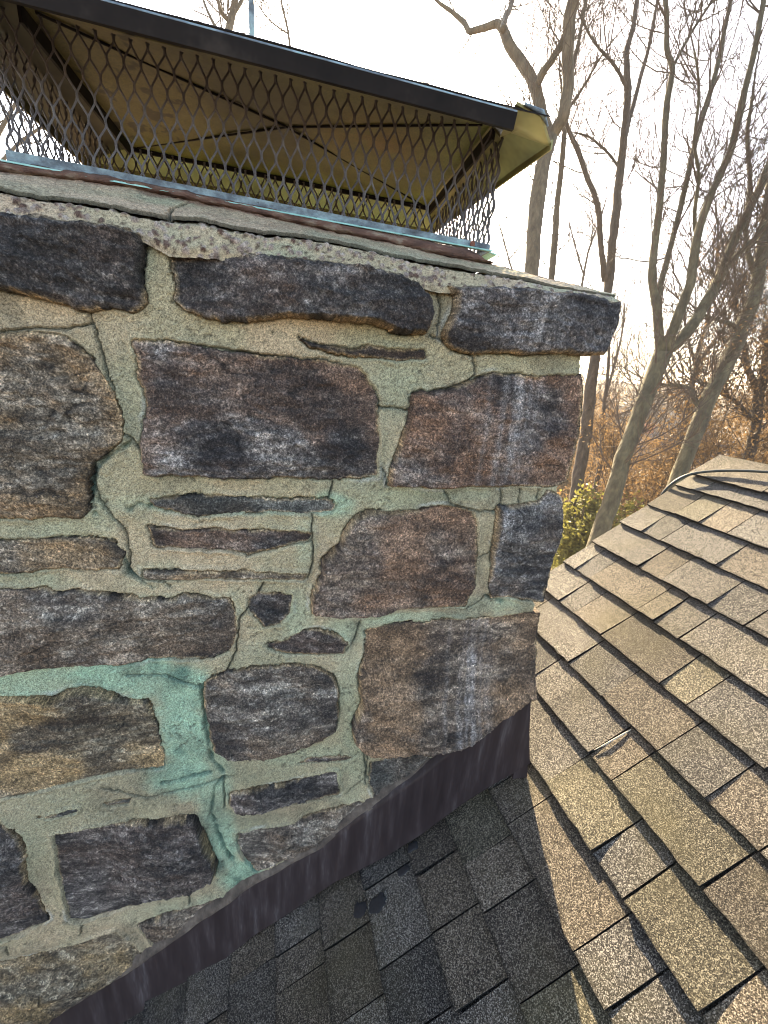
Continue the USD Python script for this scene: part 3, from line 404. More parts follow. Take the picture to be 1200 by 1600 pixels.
cd = cKDTree(np.vstack(cp)).query(np.stack([U.ravel(), W_.ravel()], 1), workers=-1, distance_upper_bound=.05)[0].reshape(U.shape); cd = np.minimum(cd, .05)
lump = fb(U, W_, 9, 11, 4, 11) - .5
h = .003 + lump * .014 + (fb(U, W_, 60, 60, 3, 12) - .5) * .006 + (fb(U, W_, 200, 200, 2, 13) - .5) * .0022
gapn = ss(.46, .60, fb(U, W_, 16, 16, 3, 14))                       # where the joint to the stone has opened
h -= (1 - ss(.0, .0026, dist)) * (.0105 * gapn + .001) * ~inside
h -= (1 - ss(.0, .008, dist)) * .002 * gapn
h += .004 * (1 - ss(.002, .012, dist)) * (1 - gapn)
pit = ss(.60, .72, fb(U, W_, 130, 130, 2, 24)) * ss(.45, .6, fb(U, W_, 12, 12, 3, 25)); h -= .0022 * pit
JD = cKDTree(np.vstack(jp)).query(np.stack([U.ravel(), W_.ravel()], 1), workers=-1, distance_upper_bound=.06)[0].reshape(U.shape); JD = np.minimum(JD, .06)
JD = JD + (fb(U, W_, 40, 40, 5, 26) - .5) * .018 + .002
h -= (1 - ss(.0, .009, JD)) * .010
h -= (1 - ss(.0004, .0022, cd)) * .010
h = np.where(inside, np.minimum(h, .002) - .012 * ss(0, .006, dist), h)
# deep open joint running down beside the green patch, ledges over the thin slabs
stain = np.zeros_like(U)
for a, b, rx, ry, s in STAINS:
    k_ = 1.25 if s > .7 else 1.0; a, b, rx, ry = a / 1000, b / 1000, rx / 1000 * k_, ry / 1000 * k_
    q = np.hypot((U - a) / rx, (W_ - b) / ry) + (fb(U, W_, 18, 18, 4, 15) - .5) * 1.1
    stain = np.maximum(stain, s ** 1.5 * (1 - ss(.45, 1.25, q)))
tn = mixc(DUST, DUST2, ss(.35, .65, fb(U, W_, 7, 7, 4, 16)))
tn = tn * (.80 + .4 * fb(U, W_, 30, 30, 4, 17))[..., None]
tn = mixc(tn, np.array((.32, .325, .215)), .6 * ss(.42, .66, fb(U, W_, 4.5, 6, 4, 18)))
tn = mixc(tn, mixc(VERD, VERD2, ss(.55, .85, fb(U, W_, 22, 15, 4, 19))), np.clip(stain * (.75 + .5 * fb(U, W_, 40, 40, 3, 20)), 0, 1))
tn = mixc(tn, (.045, .105, .085), (1 - ss(.0, .011, JD)) * .8); tn = mixc(tn, (.09, .085, .06), pit * .6)
grime_shade = np.clip((1 - ss(.0, .0034, dist)) * gapn * .9 + (1 - ss(.0, .0026, cd)) + .4 * (1 - ss(0, .018, cd)) * fb(U, W_, 25, 25, 3, 21), 0, 1)  # dirt and painted shade together darken the cracks and open joints
tn = mixc(tn, DARKM, grime_shade * .85)
dirt = ss(.50, .70, fb(U, W_, 10, 8, 5, 28)) * (.4 + .9 * fb(U, W_, 60, 60, 3, 29)); tn = mixc(tn, (.11, .105, .075), np.clip(dirt, 0, 1) * .55)
tn = tn * np.exp(.10 * np.random.default_rng(3).normal(0, 1, U.shape))[..., None]
h += .0007 * np.random.default_rng(4).normal(0, 1, U.shape)
lime = (1 - ss(.0, .006, np.abs(dist - .006))) * ss(.6, .75, fb(U, W_, 14, 14, 3, 22)) * ~inside
tn = mixc(tn, (.46, .47, .41), lime * .6)
XRZ = lambda z: .533 + .030 * np.clip(.1 - z, 0, 1.2)
keep = (U < XRZ(W_) + (fb(W_, W_ * 0, 25, 1, 3, 27) - .5) * .012) & ~(inside & (dist > .007)) & (W_ > onroof_z(U, 0) - .03) & (W_ > flash_top_z(U) - .06)
zc = np.interp(U, [p[0] / 1000 for p in CROWN_LOW], [p[1] / 1000 for p in CROWN_LOW]); keep &= W_ < zc + .004
idx = np.arange(U.size).reshape(U.shape)
q = keep[:-1, :-1] & keep[1:, :-1] & keep[:-1, 1:] & keep[1:, 1:]
a, b, c, d = idx[:-1, :-1][q], idx[:-1, 1:][q], idx[1:, 1:][q], idx[1:, :-1][q]
F = np.concatenate([np.stack([a, b, c], 1), np.stack([a, c, d], 1)])
used = np.unique(F); remap = np.zeros(U.size, int); remap[used] = np.arange(len(used))
V = up(np.stack([U.ravel(), -h.ravel() + .002, W_.ravel()], 1)[used])
mortar = part(chim, 'mortar', trimesh.Trimesh(V, remap[F], process=False), M_MORTAR, True, tint=tn.reshape(-1, 3)[used])
# the core behind it
part(chim, 'core', hexa(up([(XL + .01, .03, -7.2), (.52, .03, -7.2), (.52, YB, -7.2), (XL + .01, YB, -7.2), (XL + .01, .03, .12), (.52, .03, .12), (.52, YB, .12), (XL + .01, YB, .12)])), M_SEAL)
part(chim, 'core', hexa(up([(XL + .02, .026, -1.2), (.556, .026, -1.2), (.556, YB - .01, -1.2), (XL + .02, YB - .01, -1.2), (XL + .02, .026, .118), (.521, .026, .118), (.521, YB - .01, .118), (XL + .02, YB - .01, .118)])), M_SEAL)
# --- stones
PAL = {  # deep, mid, pale, warm stain (linear albedo), amount of warm
 'dark': ((.018, .017, .018), (.062, .058, .061), (.17, .165, .165), (.13, .075, .045), .18),
 'darkstreak': ((.018, .017, .019), (.060, .057, .062), (.16, .158, .165), (.11, .07, .05), .1),
 'violet': ((.022, .020, .022), (.088, .081, .083), (.24, .23, .225), (.17, .105, .07), .55),
 'browngrey': ((.026, .022, .024), (.078, .068, .068), (.19, .175, .165), (.19, .11, .068), .7),
 'tan': ((.036, .028, .022), (.125, .108, .088), (.27, .25, .22), (.26, .18, .10), .65),
 'slate': ((.020, .024, .026), (.060, .064, .066), (.13, .14, .14), (.12, .08, .055), .3),
 'mottle': ((.030, .026, .026), (.105, .095, .088), (.27, .26, .24), (.20, .14, .09), .35),
 'ochre': ((.034, .028, .024), (.135, .115, .085), (.29, .265, .21), (.26, .19, .10), .8),
 'rust': ((.028, .021, .020), (.095, .077, .068), (.21, .18, .155), (.19, .122, .085), .85),
 'greystreak': ((.024, .023, .026), (.075, .072, .076), (.18, .18, .18), (.14, .10, .07), .3),
 'ruststreak': ((.028, .022, .020), (.105, .085, .070), (.22, .19, .16), (.195, .135, .088), .85)}
STREAKS = [(.418, .012, .9), (.405, .006, .7), (.385, .008, .6), (.437, .006, .5), (.46, .012, .35), (.35, .006, .35)]
def stone(P, kind, proud, seed, back=.05, res=.0026, strat=None, amp=1.0):
    """front relief and sides of one stone; P in the plane of the wall"""
    rg = np.random.default_rng(seed); g = Polygon(P); shapely.prepare(g)
    x0, z0, x1, z1 = g.bounds; gx_, gz_ = np.meshgrid(np.arange(x0, x1, res), np.arange(z0, z1, res))
    gx_ = gx_ + rg.uniform(-.3, .3, gx_.shape) * res; gz_ = gz_ + rg.uniform(-.3, .3, gz_.shape) * res
    ok = shapely.contains_xy(g, gx_, gz_); I = np.stack([gx_[ok], gz_[ok]], 1)
    n = len(P); B = P
    tree = cKDTree(np.vstack([B, (B + np.roll(B, -1, 0)) / 2])); di = tree.query(I)[0]; I = I[di > .6 * res]
    Q = np.vstack([B, I]); dq = np.r_[np.zeros(n), di[di > .6 * res]]
    T = Delaunay(Q).simplices; cen = Q[T].mean(1); T = T[shapely.contains_xy(g, cen[:, 0], cen[:, 1])]
    x, z = Q[:, 0], Q[:, 1]; w, hh = x1 - x0, z1 - z0
    # faceted break: a few tilted planes
    fac = np.full(len(Q), 9.0)
    for _ in range(6):
        c = (rg.uniform(x0, x1), rg.uniform(z0, z1)); sl = rg.normal(0, .13, 2)
        fac = np.minimum(fac, (x - c[0]) * sl[0] + (z - c[1]) * sl[1] + rg.uniform(0, .011))
    fac -= fac.mean()
    a = rg.normal(0, .12); xs, zs = x * math.cos(a) + z * math.sin(a), z * math.cos(a) - x * math.sin(a)
    sheet = fb(xs, zs, 7, 30, 4, seed) - .5
    step = np.floor((fb(xs, zs, 5, 16, 3, seed + 1) * 9) + .15 * fb(xs, zs, 60, 60, 2, seed + 2)) / 9 - .5   # broken layers
    rel = fac * .8 + sheet * .014 * amp + step * .026 * amp + (fb(xs, zs, 50, 95, 4, seed + 3) - .5) * .011 + (fb(xs, zs, 190, 260, 3, seed + 4) - .5) * .0052
    big = min(1.0, min(w, hh) / .09)
    rnd = ss(0, (.0022 + .0035 * big) * (.3 + 1.4 * fb(x, z, 18, 18, 3, seed + 12)), dq)
    y = -(-.005 + (proud / 1000 + .005) * (.6 + .4 * rnd) + rel * big * (.35 + .65 * rnd))
    fis = (1 - ss(0, .014, np.abs(fb(xs, zs, 5, 11, 4, seed + 15) - .5))) * ss(.45, .6, fb(x, z, 9, 9, 3, seed + 16)) * big
    y = np.minimum(y + fis * .003, .003)
    y = np.where(dq < 1e-6, np.maximum(y, -proud / 1000 * .75 + .001), y)
    V = np.vstack([np.stack([x, y, z], 1), np.stack([B[:, 0], np.full(n, back), B[:, 1]], 1)])
    e = np.arange(n); e2 = (e + 1) % n; o = len(Q)
    F = np.vstack([T, np.stack([e, e2, o + e2], 1), np.stack([e, o + e2, o + e], 1)])
    m = trimesh.Trimesh(V, F, process=False)
    nz = np.cross(V[T[:, 1]] - V[T[:, 0]], V[T[:, 2]] - V[T[:, 0]])[:, 1]
    flip = nz > 0; F[:len(T)][flip] = F[:len(T)][flip][:, ::-1]
    area = np.sum(B[:, 0] * np.roll(B[:, 1], -1) - np.roll(B[:, 0], -1) * B[:, 1])
    if area > 0: F[len(T):] = F[len(T):][:, ::-1]
    # colour: layers, blotches, rust, lime streaks; all of them marks that belong to the stone
    deep, mid, pale, warm, wa = PAL[kind]
    lay = fb(xs, zs, 10, 55, 5, seed + 5); blot = fb(x, z, 9, 12, 5, seed + 6); f2 = fb(x, z, 110, 170, 4, seed + 7)
    mot = fb(xs, zs, 60, 130, 5, seed + 14)
    t = mixc(deep, np.array(mid) * 1.15, ss(.30, .62, lay * .35 + blot * .45 + mot * .2)); t = mixc(t, np.array(pale) * 1.25, ss(.47, .66, lay * .2 + f2 * .35 + blot * .2 + mot * .25) * .9)
    t = mixc(t, warm, wa * ss(.40, .60, fb(x, z, 8, 10, 4, seed + 8)) * (.55 + .7 * f2))
    t = mixc(t, deep, .6 * ss(.52, .70, fb(x, z, 8, 11, 5, seed + 9)))
    if 'streak' in kind or kind == 'browngrey':
        k = np.zeros(len(x))
        for sx, sw, am in STREAKS: k = np.maximum(k, am * np.exp(-((x - sx + (fb(x, z, 3, 9, 3, 61) - .5) * .02) / sw) ** 2) * ss(.3, .6, fb(x, z, 60, 8, 3, 62)))
        t = mixc(t, (.31, .31, .33), .55 * k)
    t = mixc(t, (.012, .011, .012), fis * .75)
    rim = 1 - ss(.0, .006, dq - .004 * (fb(x, z, 70, 70, 3, seed + 17) - .4)); t = mixc(t, mixc((.03, .03, .03), DUST * .8, ss(.42, .5, fb(x, z, 22, 22, 3, seed + 10))), rim * .6)
    t = t * (.62 + .76 * ss(.25, .75, fb(xs, zs, 30, 55, 5, seed + 11)))[:, None] * (1.06, .985, .86)
    gr = np.random.default_rng(seed + 5).normal(0, 1, len(x)); t = t * np.exp(.34 * gr)[:, None]
    return up(V), F, np.vstack([t, t[:n]])
for i, (kind, proud, pts) in enumerate(STONES):
    corner = max(p[0] for p in pts) > 540
    small = Polygon(polys[i]).area < .006
    V, F, t = stone(polys[i], kind, proud + (4 if 7 <= proud < 30 else 0), 500 + i * 13, back=.24 if corner else .05, amp=.8 if kind in ('violet', 'browngrey') else 1.0)
    part(chim, 'stone', trimesh.Trimesh(V, F, process=False), M_STONE, 40, tint=None) if False else part(chim, 'stone', trimesh.Trimesh(V, F, process=False), M_STONE, True, tint=t)
# --- the right-hand side, seen from a step aside: mortar sheet and stones turned by a right angle
rg = np.random.default_rng(31)
def turn(V):      # wall plane (x, y, z) -> side plane: along +y, outward +x
    V = np.array(V); return np.stack([.530 + .030 * np.clip(.1 - V[:, 2], 0, 1.2) - V[:, 1], V[:, 0], V[:, 2]], 1)
sp = []
z = -1.0
while z < .02:
    hgt = rg.uniform(.13, .22); y = .26
    while y < YB - .05:
        wd = min(rg.uniform(.12, .24), YB - y)
        sp.append(rag([(y, z), (y + wd - .03, z + rg.uniform(-.01, .01)), (y + wd - .03, z + hgt - .035), (y, z + hgt - .03)], .004, int(rg.integers(9999)))); y += wd
    z += hgt
su, sw = np.meshgrid(np.arange(.022, YB, .008), np.arange(-1.3, .15, .008)); sh = .002 + (fb(su, sw, 12, 12, 4, 77) - .5) * .014
sh = np.where(shapely.contains_xy(allp.buffer(.004), .530 + .030 * np.clip(.1 - sw, 0, 1.2) - .006, sw) & (su < .25), -.035, sh)
n1, n0 = su.shape; ii = np.arange(su.size).reshape(su.shape); a, b, c, d = ii[:-1, :-1].ravel(), ii[:-1, 1:].ravel(), ii[1:, 1:].ravel(), ii[1:, :-1].ravel()
part(chim, 'side_mortar', trimesh.Trimesh(up(turn(np.stack([su.ravel(), -sh.ravel(), sw.ravel()], 1))), np.vstack([np.stack([a, b, c], 1), np.stack([a, c, d], 1)]), process=False), M_MORTAR, True, tint=np.tile(DUST, (su.size, 1)))
for i, p in enumerate(sp):
    V, F, t = stone(p, ['dark', 'mottle', 'rust', 'tan'][i % 4], 10, 900 + i, res=.006, back=.03)
    V = V.copy(); V[:, 2] -= ZC
    part(chim, 'stone', trimesh.Trimesh(up(turn(V)), F, process=False), M_STONE, True, tint=t)
# --- sloping mortar crown
cx = np.arange(XL, XR + .012, .0026)
li = lambda A, x: np.interp(x, [p[0] / 1000 for p in A], [p[1] / 1000 for p in A])
def crown_strip(name, lo, hi, ylo, yhi, n, rough, seed, pebbles, label=None):
    vv = np.linspace(0, 1, n); X, Vv = np.meshgrid(cx, vv); Z0, Z1 = lo(X), hi(X); Y0, Y1 = ylo(X), yhi(X)
    Y = Y0 + (Y1 - Y0) * Vv; Z = Z0 + (Z1 - Z0) * Vv
    nn = np.stack([np.zeros_like(X), -(Z1 - Z0), (Y1 - Y0)], -1); nn /= np.linalg.norm(nn, axis=-1, keepdims=True) + 1e-9
    dlen = Vv * np.hypot(Z1 - Z0, Y1 - Y0)
    hgt = (fb(X, dlen, 14, 20, 4, seed) - .5) * .010 * rough + (fb(X, dlen, 70, 70, 3, seed + 1) - .5) * .006 * rough + (fb(X, dlen, 220, 220, 2, seed + 2) - .5) * .003 * rough
    lipe = .0
    if pebbles:
        rg = np.random.default_rng(seed); pc = np.stack([rg.uniform(XL, XR, 900), rg.uniform(0, .075, 900)], 1); pr = rg.uniform(.002, .006, 900)
        dd, pi_ = cKDTree(pc).query(np.stack([X.ravel(), dlen.ravel()], 1)); dd = dd.reshape(X.shape); pi_ = pi_.reshape(X.shape)
        dome_ = np.clip(1 - (dd / pr[pi_]) ** 2, 0, 1) ** .5 * pr[pi_]; hgt = hgt + dome_ * .8
        hgt *= .35 + .65 * ss(.52, .25, X); hgt -= .006 * ss(.86, .98, Vv) * ss(.50, .25, X) + .006 * ss(.2, 0, Vv)
    else:
        pass
        kx = np.array([(p[0], p[1]) for p in ((-.196, 0), (-.199, .35), (-.188, .7), (-.176, 1))]); cxk = np.interp(Vv, kx[:, 1], kx[:, 0]) + (fb(X * 0, dlen, 1, 90, 3, seed + 3) - .5) * .01
        hgt -= .011 * (1 - ss(.001, .0034, np.abs(X - cxk))) * ss(1, .75, Vv)
    P = np.stack([X, Y, Z], -1) + nn * hgt[..., None]
    if not pebbles: P[0] = P[1] + np.array([0, .001, -.0048])
    base = mixc((.45, .35, .24), (.36, .31, .205), ss(.35, .6, fb(X, dlen, 6, 14, 4, seed + 4)))
    base = base * (.75 + .5 * fb(X, dlen, 50, 50, 4, seed + 5))[..., None]
    base = mixc(base, (.24, .33, .225), .3 * ss(.5, .7, fb(X, dlen, 10, 16, 4, seed + 6)))
    if pebbles:
        tone = np.random.default_rng(seed + 9).uniform(0, 1, (900, 1)); pcx = mixc((.10, .06, .045), (.42, .36, .30), tone[:, 0])
        base = np.where((dome_ > .0008)[..., None], pcx[pi_], base)
        base = mixc(base, (.06, .04, .03), .8 * ss(.62, .74, fb(X, dlen, 170, 170, 2, seed + 7)))
    else:
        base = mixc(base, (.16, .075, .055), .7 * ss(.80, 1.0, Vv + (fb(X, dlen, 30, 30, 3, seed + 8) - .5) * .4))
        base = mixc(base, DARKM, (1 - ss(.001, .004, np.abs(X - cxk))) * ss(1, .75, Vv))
    base = mixc(base, DARKM * .5, .9 * (ss(.92, 1, Vv) if pebbles else ss(.055, .01, Vv)))  # crack at the crown foot: its shade is painted in, gap closed
    k = np.arange(X.size).reshape(X.shape); a, b, c, d = k[:-1, :-1].ravel(), k[:-1, 1:].ravel(), k[1:, 1:].ravel(), k[1:, :-1].ravel()
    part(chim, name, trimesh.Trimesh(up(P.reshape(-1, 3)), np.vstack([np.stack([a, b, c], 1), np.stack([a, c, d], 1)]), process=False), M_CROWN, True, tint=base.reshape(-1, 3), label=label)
low = lambda x: li(CROWN_LOW, x) - .006
crk = lambda x: li(CROWN_CRACK, x)
HX, HZ = .362, li(CROWN_STRIP, .34)
def topz(x): return np.where(x < HX, li(CROWN_STRIP, np.minimum(x, HX)), HZ + (crk(XR + .012) - HZ) * (x - HX) / (XR + .012 - HX))
def topy(x): return np.where(x < HX, .088, .088 + (-.005 - .088) * (x - HX) / (XR + .012 - HX))
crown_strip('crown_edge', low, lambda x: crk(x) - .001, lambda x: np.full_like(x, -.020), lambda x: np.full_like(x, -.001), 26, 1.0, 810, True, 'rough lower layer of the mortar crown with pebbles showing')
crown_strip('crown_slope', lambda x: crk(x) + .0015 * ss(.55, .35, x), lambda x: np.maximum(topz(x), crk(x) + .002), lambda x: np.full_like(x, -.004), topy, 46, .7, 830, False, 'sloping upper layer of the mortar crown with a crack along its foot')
# right slope, plateau and back of the crown
hipc = (HX, .088, float(HZ)); cor = (XR + .012, -.003, float(crk(XR + .012)))
yb = .60
rs = trimesh.Trimesh(up([hipc, cor, (XR + .012, yb, cor[2]), (HX, .53, hipc[2])]), [(0, 1, 2), (0, 2, 3)], process=False).subdivide().subdivide().subdivide().subdivide().subdivide()
v = rs.vertices.copy(); v[:, 2] += (fb(v[:, 0], v[:, 1], 20, 20, 4, 5) - .5) * .004 - .001; rs.vertices = v
part(chim, 'crown_side', rs, M_CROWN, True, tint=np.tile((.27, .25, .2), (len(v), 1)))
zl = float(li(CROWN_STRIP, -.9))
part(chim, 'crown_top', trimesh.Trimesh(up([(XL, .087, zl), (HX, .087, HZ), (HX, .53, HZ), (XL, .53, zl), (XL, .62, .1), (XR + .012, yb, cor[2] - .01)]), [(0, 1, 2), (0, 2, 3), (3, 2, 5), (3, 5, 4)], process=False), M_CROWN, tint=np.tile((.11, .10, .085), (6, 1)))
# red-brown putty under the cap's flange
n = 260; xs = np.linspace(-.95, .358, n); zb, zt = li(CROWN_STRIP, xs), li(CROWN_BOT, np.minimum(xs, .354)); zt = zb + (zt - zb) * (.15 + .85 * ss(.36, .30, xs)); prof = []
for k, (fy, fz) in enumerate(((.012, -.1), (-.006, .05), (-.010, .5), (-.004, .9), (.014, 1.0))):
    prof.append(np.stack([xs, .088 + fy + (fb(xs, xs * 0 + k * .02, 40, 40, 3, 90 + k) - .5) * .008, zb + (zt - zb) * fz + (fb(xs, xs * 0 + k, 60, 1, 3, 95 + k) - .5) * .007], 1))
prof = np.array(prof); k = np.arange(prof.shape[0] * n).reshape(-1, n); a, b, c, d = k[:-1, :-1].ravel(), k[:-1, 1:].ravel(), k[1:, 1:].ravel(), k[1:, :-1].ravel()
part(chim, 'putty_strip', trimesh.Trimesh(up(prof.reshape(-1, 3)), np.vstack([np.stack([a, b, c], 1), np.stack([a, c, d], 1)]), process=False), M_RED, True, label='crumbling red brown strip under the metal cap flange')
# --- brown metal flashing along the foot of the wall, in two lapped lengths
def flash_piece(x0, x1, dy, seed, n=120):
    xs = np.linspace(x0, x1, n); t = np.linspace(0, 1, n); zt = flash_top_z(xs); fbx = np.interp(xs, FT[:, 0], np.interp(FT[:, 0], FB_[:, 0], FB_[:, 1]))
    dy = dy + .008 * ss(.0, .35, xs); xb = xs + .035 * ss(.2, .58, xs); zb = np.interp(xb, FB_[:, 0], FB_[:, 1])
    slope0 = (FB_[1, 1] - FB_[0, 1]) / (FB_[1, 0] - FB_[0, 0]); zb = np.where(xb < FB_[0, 0], FB_[0, 1] + (xb - FB_[0, 0]) * slope0, zb)
    wob = (fb(xs, xs * 0, 9, 1, 3, seed) - .5) * .010; ed = (fb(xs, xs * 0, 30, 1, 3, seed + 1) - .5) * .006
    ring = [(xs, -.002 + 0 * xs, zt + .012 + ed), (xs, -.010 + wob * .3 - dy, zt + .004 + ed), (xs, -.016 + wob * .5 - dy, zt - .008), (xs * .65 + xb * .35, -.018 + wob - dy, zt * .65 + zb * .35), (xs * .3 + xb * .7, -.022 + wob - dy, zt * .3 + zb * .7), (xb, -.028 + wob * .7 - dy, zb + ed * .5), (xb, -.024 + wob * .7 - dy, zb - .003), (xb, .004 + 0 * xs, zb - .004)]
    P = np.array([np.stack(r, 1) for r in ring]); k = np.arange(len(ring) * n).reshape(-1, n); a, b, c, d = k[:-1, :-1].ravel(), k[:-1, 1:].ravel(), k[1:, 1:].ravel(), k[1:, :-1].ravel()
    return trimesh.Trimesh(up(P.reshape(-1, 3)), np.vstack([np.stack([a, c, b], 1), np.stack([a, d, c], 1)]), process=False)
part(chim, 'flashing', flash_piece(-1.05, -.030, 0, 41), M_FLASH, 30, label='lower length of the dark brown metal flashing')
part(chim, 'flashing', flash_piece(-.036, .579, .0018, 42), M_FLASH, 30, label='upper length of the dark brown metal flashing')
part(chim, 'side_flashing', hexa(up([(.575, -.036, -1.02), (.618, -.036, -1.02), (.618, .58, -1.09), (.575, .58, -1.09), (.560, -.022, -.757), (.583, -.022, -.757), (.581, .58, -.79), (.560, .58, -.79)])), M_FLASH)
# lumpy sealant along the top fold
n = 420; xs = np.linspace(-1.05, .585, n); P = []
for k, (dy, dz) in enumerate(((.004, .022), (-.005, .017), (-.012, .009), (-.0165, .001), (-.012, -.003))):
    P.append(np.stack([xs, dy + (fb(xs, xs * 0 + k * .03, 25, 25, 4, 55) - .5) * .007, flash_top_z(xs) + dz * (1.15 - .8 * ss(.1, .45, xs)) * (.6 + .8 * fb(xs, xs * 0, 8, 1, 3, 58)) + (fb(xs, xs * 0 + k * .3, 40, 1, 3, 57) - .5) * .004], 1))
P = np.array(P); k = np.arange(5 * n).reshape(-1, n); a, b, c, d = k[:-1, :-1].ravel(), k[:-1, 1:].ravel(), k[1:, 1:].ravel(), k[1:, :-1].ravel()
part(chim, 'sealant', trimesh.Trimesh(up(P.reshape(-1, 3)), np.vstack([np.stack([a, c, b], 1), np.stack([a, d, c], 1)]), process=False), M_SEAL, True, label='lumpy grey brown sealant along the top of the flashing')
# ------------------------------------------------------------------ chimney cap
cap = thing('chimney_cap', 'metal chimney cap with olive lid and dark expanded metal screen on the chimney', 'chimney cap')
X0, X1, Y0, Y1 = -.445, .352, .100, .500
zbot = lambda x: .247 - .036 * (x - X1); zlid = lambda x: .427 - .030 * (x - .35)
zb2 = lambda x: .233 - .030 * (x - X1)
def P3(x, y, z): return up([x, y, z])
def diamond(A, B, n_cols, n_rows, zlo, zhi, name, out):
    """expanded metal between A and B (xy), strands twisted as the slit sheet is"""
    A, B = np.array(A, float), np.array(B, float); L = np.linalg.norm(B - A); e = (B - A) / L; nrm = np.array([out[0], out[1], 0.0]); ms = []
    rg = np.random.default_rng(int(L * 1e4))
    wx = lambda a, c: .0007 * math.sin(a * 131.7 + c * 57.1) * math.sin(c * 93.3 + a * 17.0)
    def pt(u, v, off=0.0):
        q = A + (B - A) * u; z0, z1 = zlo(q[0]), zhi(q[0]); return up([q[0], q[1], z0 + (z1 - z0) * v]) + nrm * (off + .004 * (float(fb(np.array([q[0] + q[1]]), np.array([v * .2]), 9, 9, 2, 8)[0]) - .5)) + np.array([wx(u, v), 0, wx(v + 3, u + 5)])
    for i in range(n_cols):
        for j in range(math.ceil(n_rows) + 1):
            u0, u1, u2 = i / n_cols, (i + .5) / n_cols, (i + 1) / n_cols; v0, v1, v2 = (j - .22) / n_rows, (j + .5 - .22) / n_rows, (j + 1 - .22) / n_rows
            for (ua, va, ub, vb, sg) in ((u1, v0, u0, v1, 1), (u1, v0, u2, v1, -1), (u0, v1, u1, v2, -1), (u2, v1, u1, v2, 1)):
                if vb <= 0 or va >= 1: continue
                t0, t1 = max(0, -va / (vb - va)), min(1, (1 - va) / (vb - va))
                pa, pb = np.array([ua + (ub - ua) * t0, va + (vb - va) * t0]), np.array([ua + (ub - ua) * t1, va + (vb - va) * t1])
                ka = (.0045 if sg > 0 else -.0045) * 0
                # slight S bend: knuckles are upright, the strand leans between them
                du = (ub - ua); m1 = pa + (pb - pa) * .22; m2 = pa + (pb - pa) * .78; m1[0] -= du * .10 * (t0 == 0); m2[0] += du * .10 * (t1 == 1)
                pts = [pt(*pa, -.0012 * sg), pt(*m1, -.0008 * sg), pt(*m2, .0008 * sg), pt(*pb, .0012 * sg)]
                w = np.array([[.00175, .0011, .00175, .0011]] * 4) ; w[0] *= 1.25; w[3] *= 1.25
                ms.append((np.array(pts), w))
    return tubes(ms, 4, cap=False)
NC, NR_ = 34, 3.35
for nm, A, B, nc, out in (('front_screen', (X0, Y0), (X1, Y0), NC, (0, -1)), ('back_screen', (X0, Y1), (X1, Y1), NC, (0, 1)), ('side_screen', (X1, Y0), (X1, Y1), 14, (1, 0)), ('side_screen', (X0, Y0), (X0, Y1), 14, (-1, 0))):
    part(cap, nm, diamond(A, B, nc if nc == NC else 16, NR_, lambda x: zbot(x) - .006, lambda x: zlid(x) - .004, nm, out), M_SCREEN)
# lid panel with its X creases
pz = lambda x, dz=0.0: zlid(x) + dz
PX0, PX1, PY0, PY1 = -.395, .325, .092, .510
g = np.linspace(0, 1, 161); gu, gv = np.meshgrid(g, g); gx_, gy_ = PX0 + (PX1 - PX0) * gu, PY0 + (PY1 - PY0) * gv
dent = np.clip(1 - np.maximum(np.abs(gu - .5), np.abs(gv - .5)) * 2, 0, 1)
gz_ = zlid(gx_) + .018 * dent + (fb(gx_, gy_, 9, 9, 3, 3) - .5) * .008 * (dent > 0)
k = np.arange(gu.size).reshape(gu.shape); a, b, c, d = k[:-1, :-1].ravel(), k[:-1, 1:].ravel(), k[1:, 1:].ravel(), k[1:, :-1].ravel()
# diagonals follow the crosses: split each cell along the crease direction of its quarter
flip = ((gu[:-1, :-1] - .5) * (gv[:-1, :-1] - .5) < 0).ravel()
F = np.vstack([np.where(flip[:, None], np.stack([a, d, b], 1), np.stack([a, c, b], 1)), np.where(flip[:, None], np.stack([b, d, c], 1), np.stack([a, d, c], 1))])
lid = trimesh.Trimesh(up(np.stack([gx_, gy_, gz_], -1).reshape(-1, 3)), F, process=False)
q_ = fb(gx_, gy_, 5, 7, 5, 70); lt = mixc((.050, .046, .022), (.150, .140, .058), ss(.3, .62, q_))
tarn = np.exp(-((gu - .74) / .13) ** 2 - ((gv - .42) / .22) ** 2) * ss(.3, .6, fb(gx_, gy_, 14, 14, 4, 71)); lt = mixc(lt, (.23, .115, .040), .75 * tarn)
tanp = ss(.34, .20, gu + (fb(gx_, gy_, 12, 12, 3, 72) - .5) * .2); lt = mixc(lt, (.205, .160, .082), .7 * tanp)
spots = ss(.60, .66, fb(gx_, gy_, 60, 40, 3, 73)) * ss(.42, .25, gu); lt = mixc(lt, (.018, .014, .008), spots * .9)
rimy = np.clip(ss(.80, .99, gv + (q_ - .5) * .3) + ss(.86, 1, gu + (q_ - .5) * .2), 0, 1); lt = mixc(lt, (.30, .30, .115), .6 * rimy); lt = lt * .58 * np.array((.95, 1.0, .5))
part(cap, 'lid_panel', lid, M_LID, True, tint=lt.reshape(-1, 3), label='creased olive metal underside of the lid')
def on_lid(u, v, dz):
    x, y = PX0 + (PX1 - PX0) * u, PY0 + (PY1 - PY0) * v; dn = max(0, 1 - max(abs(u - .5), abs(v - .5)) * 2); return up([x, y, zlid(x) + .018 * dn + dz])
for (ua, va), (ub, vb) in (((0, 0), (1, 1)), ((0, 1), (1, 0))):
    part(cap, 'crease', tubes([(np.array([on_lid(ua + (ub - ua) * s, va + (vb - va) * s, -.0015) for s in np.linspace(.02, .98, 25)]), np.full(25, .0020))], 6), M_BRONZE, True)
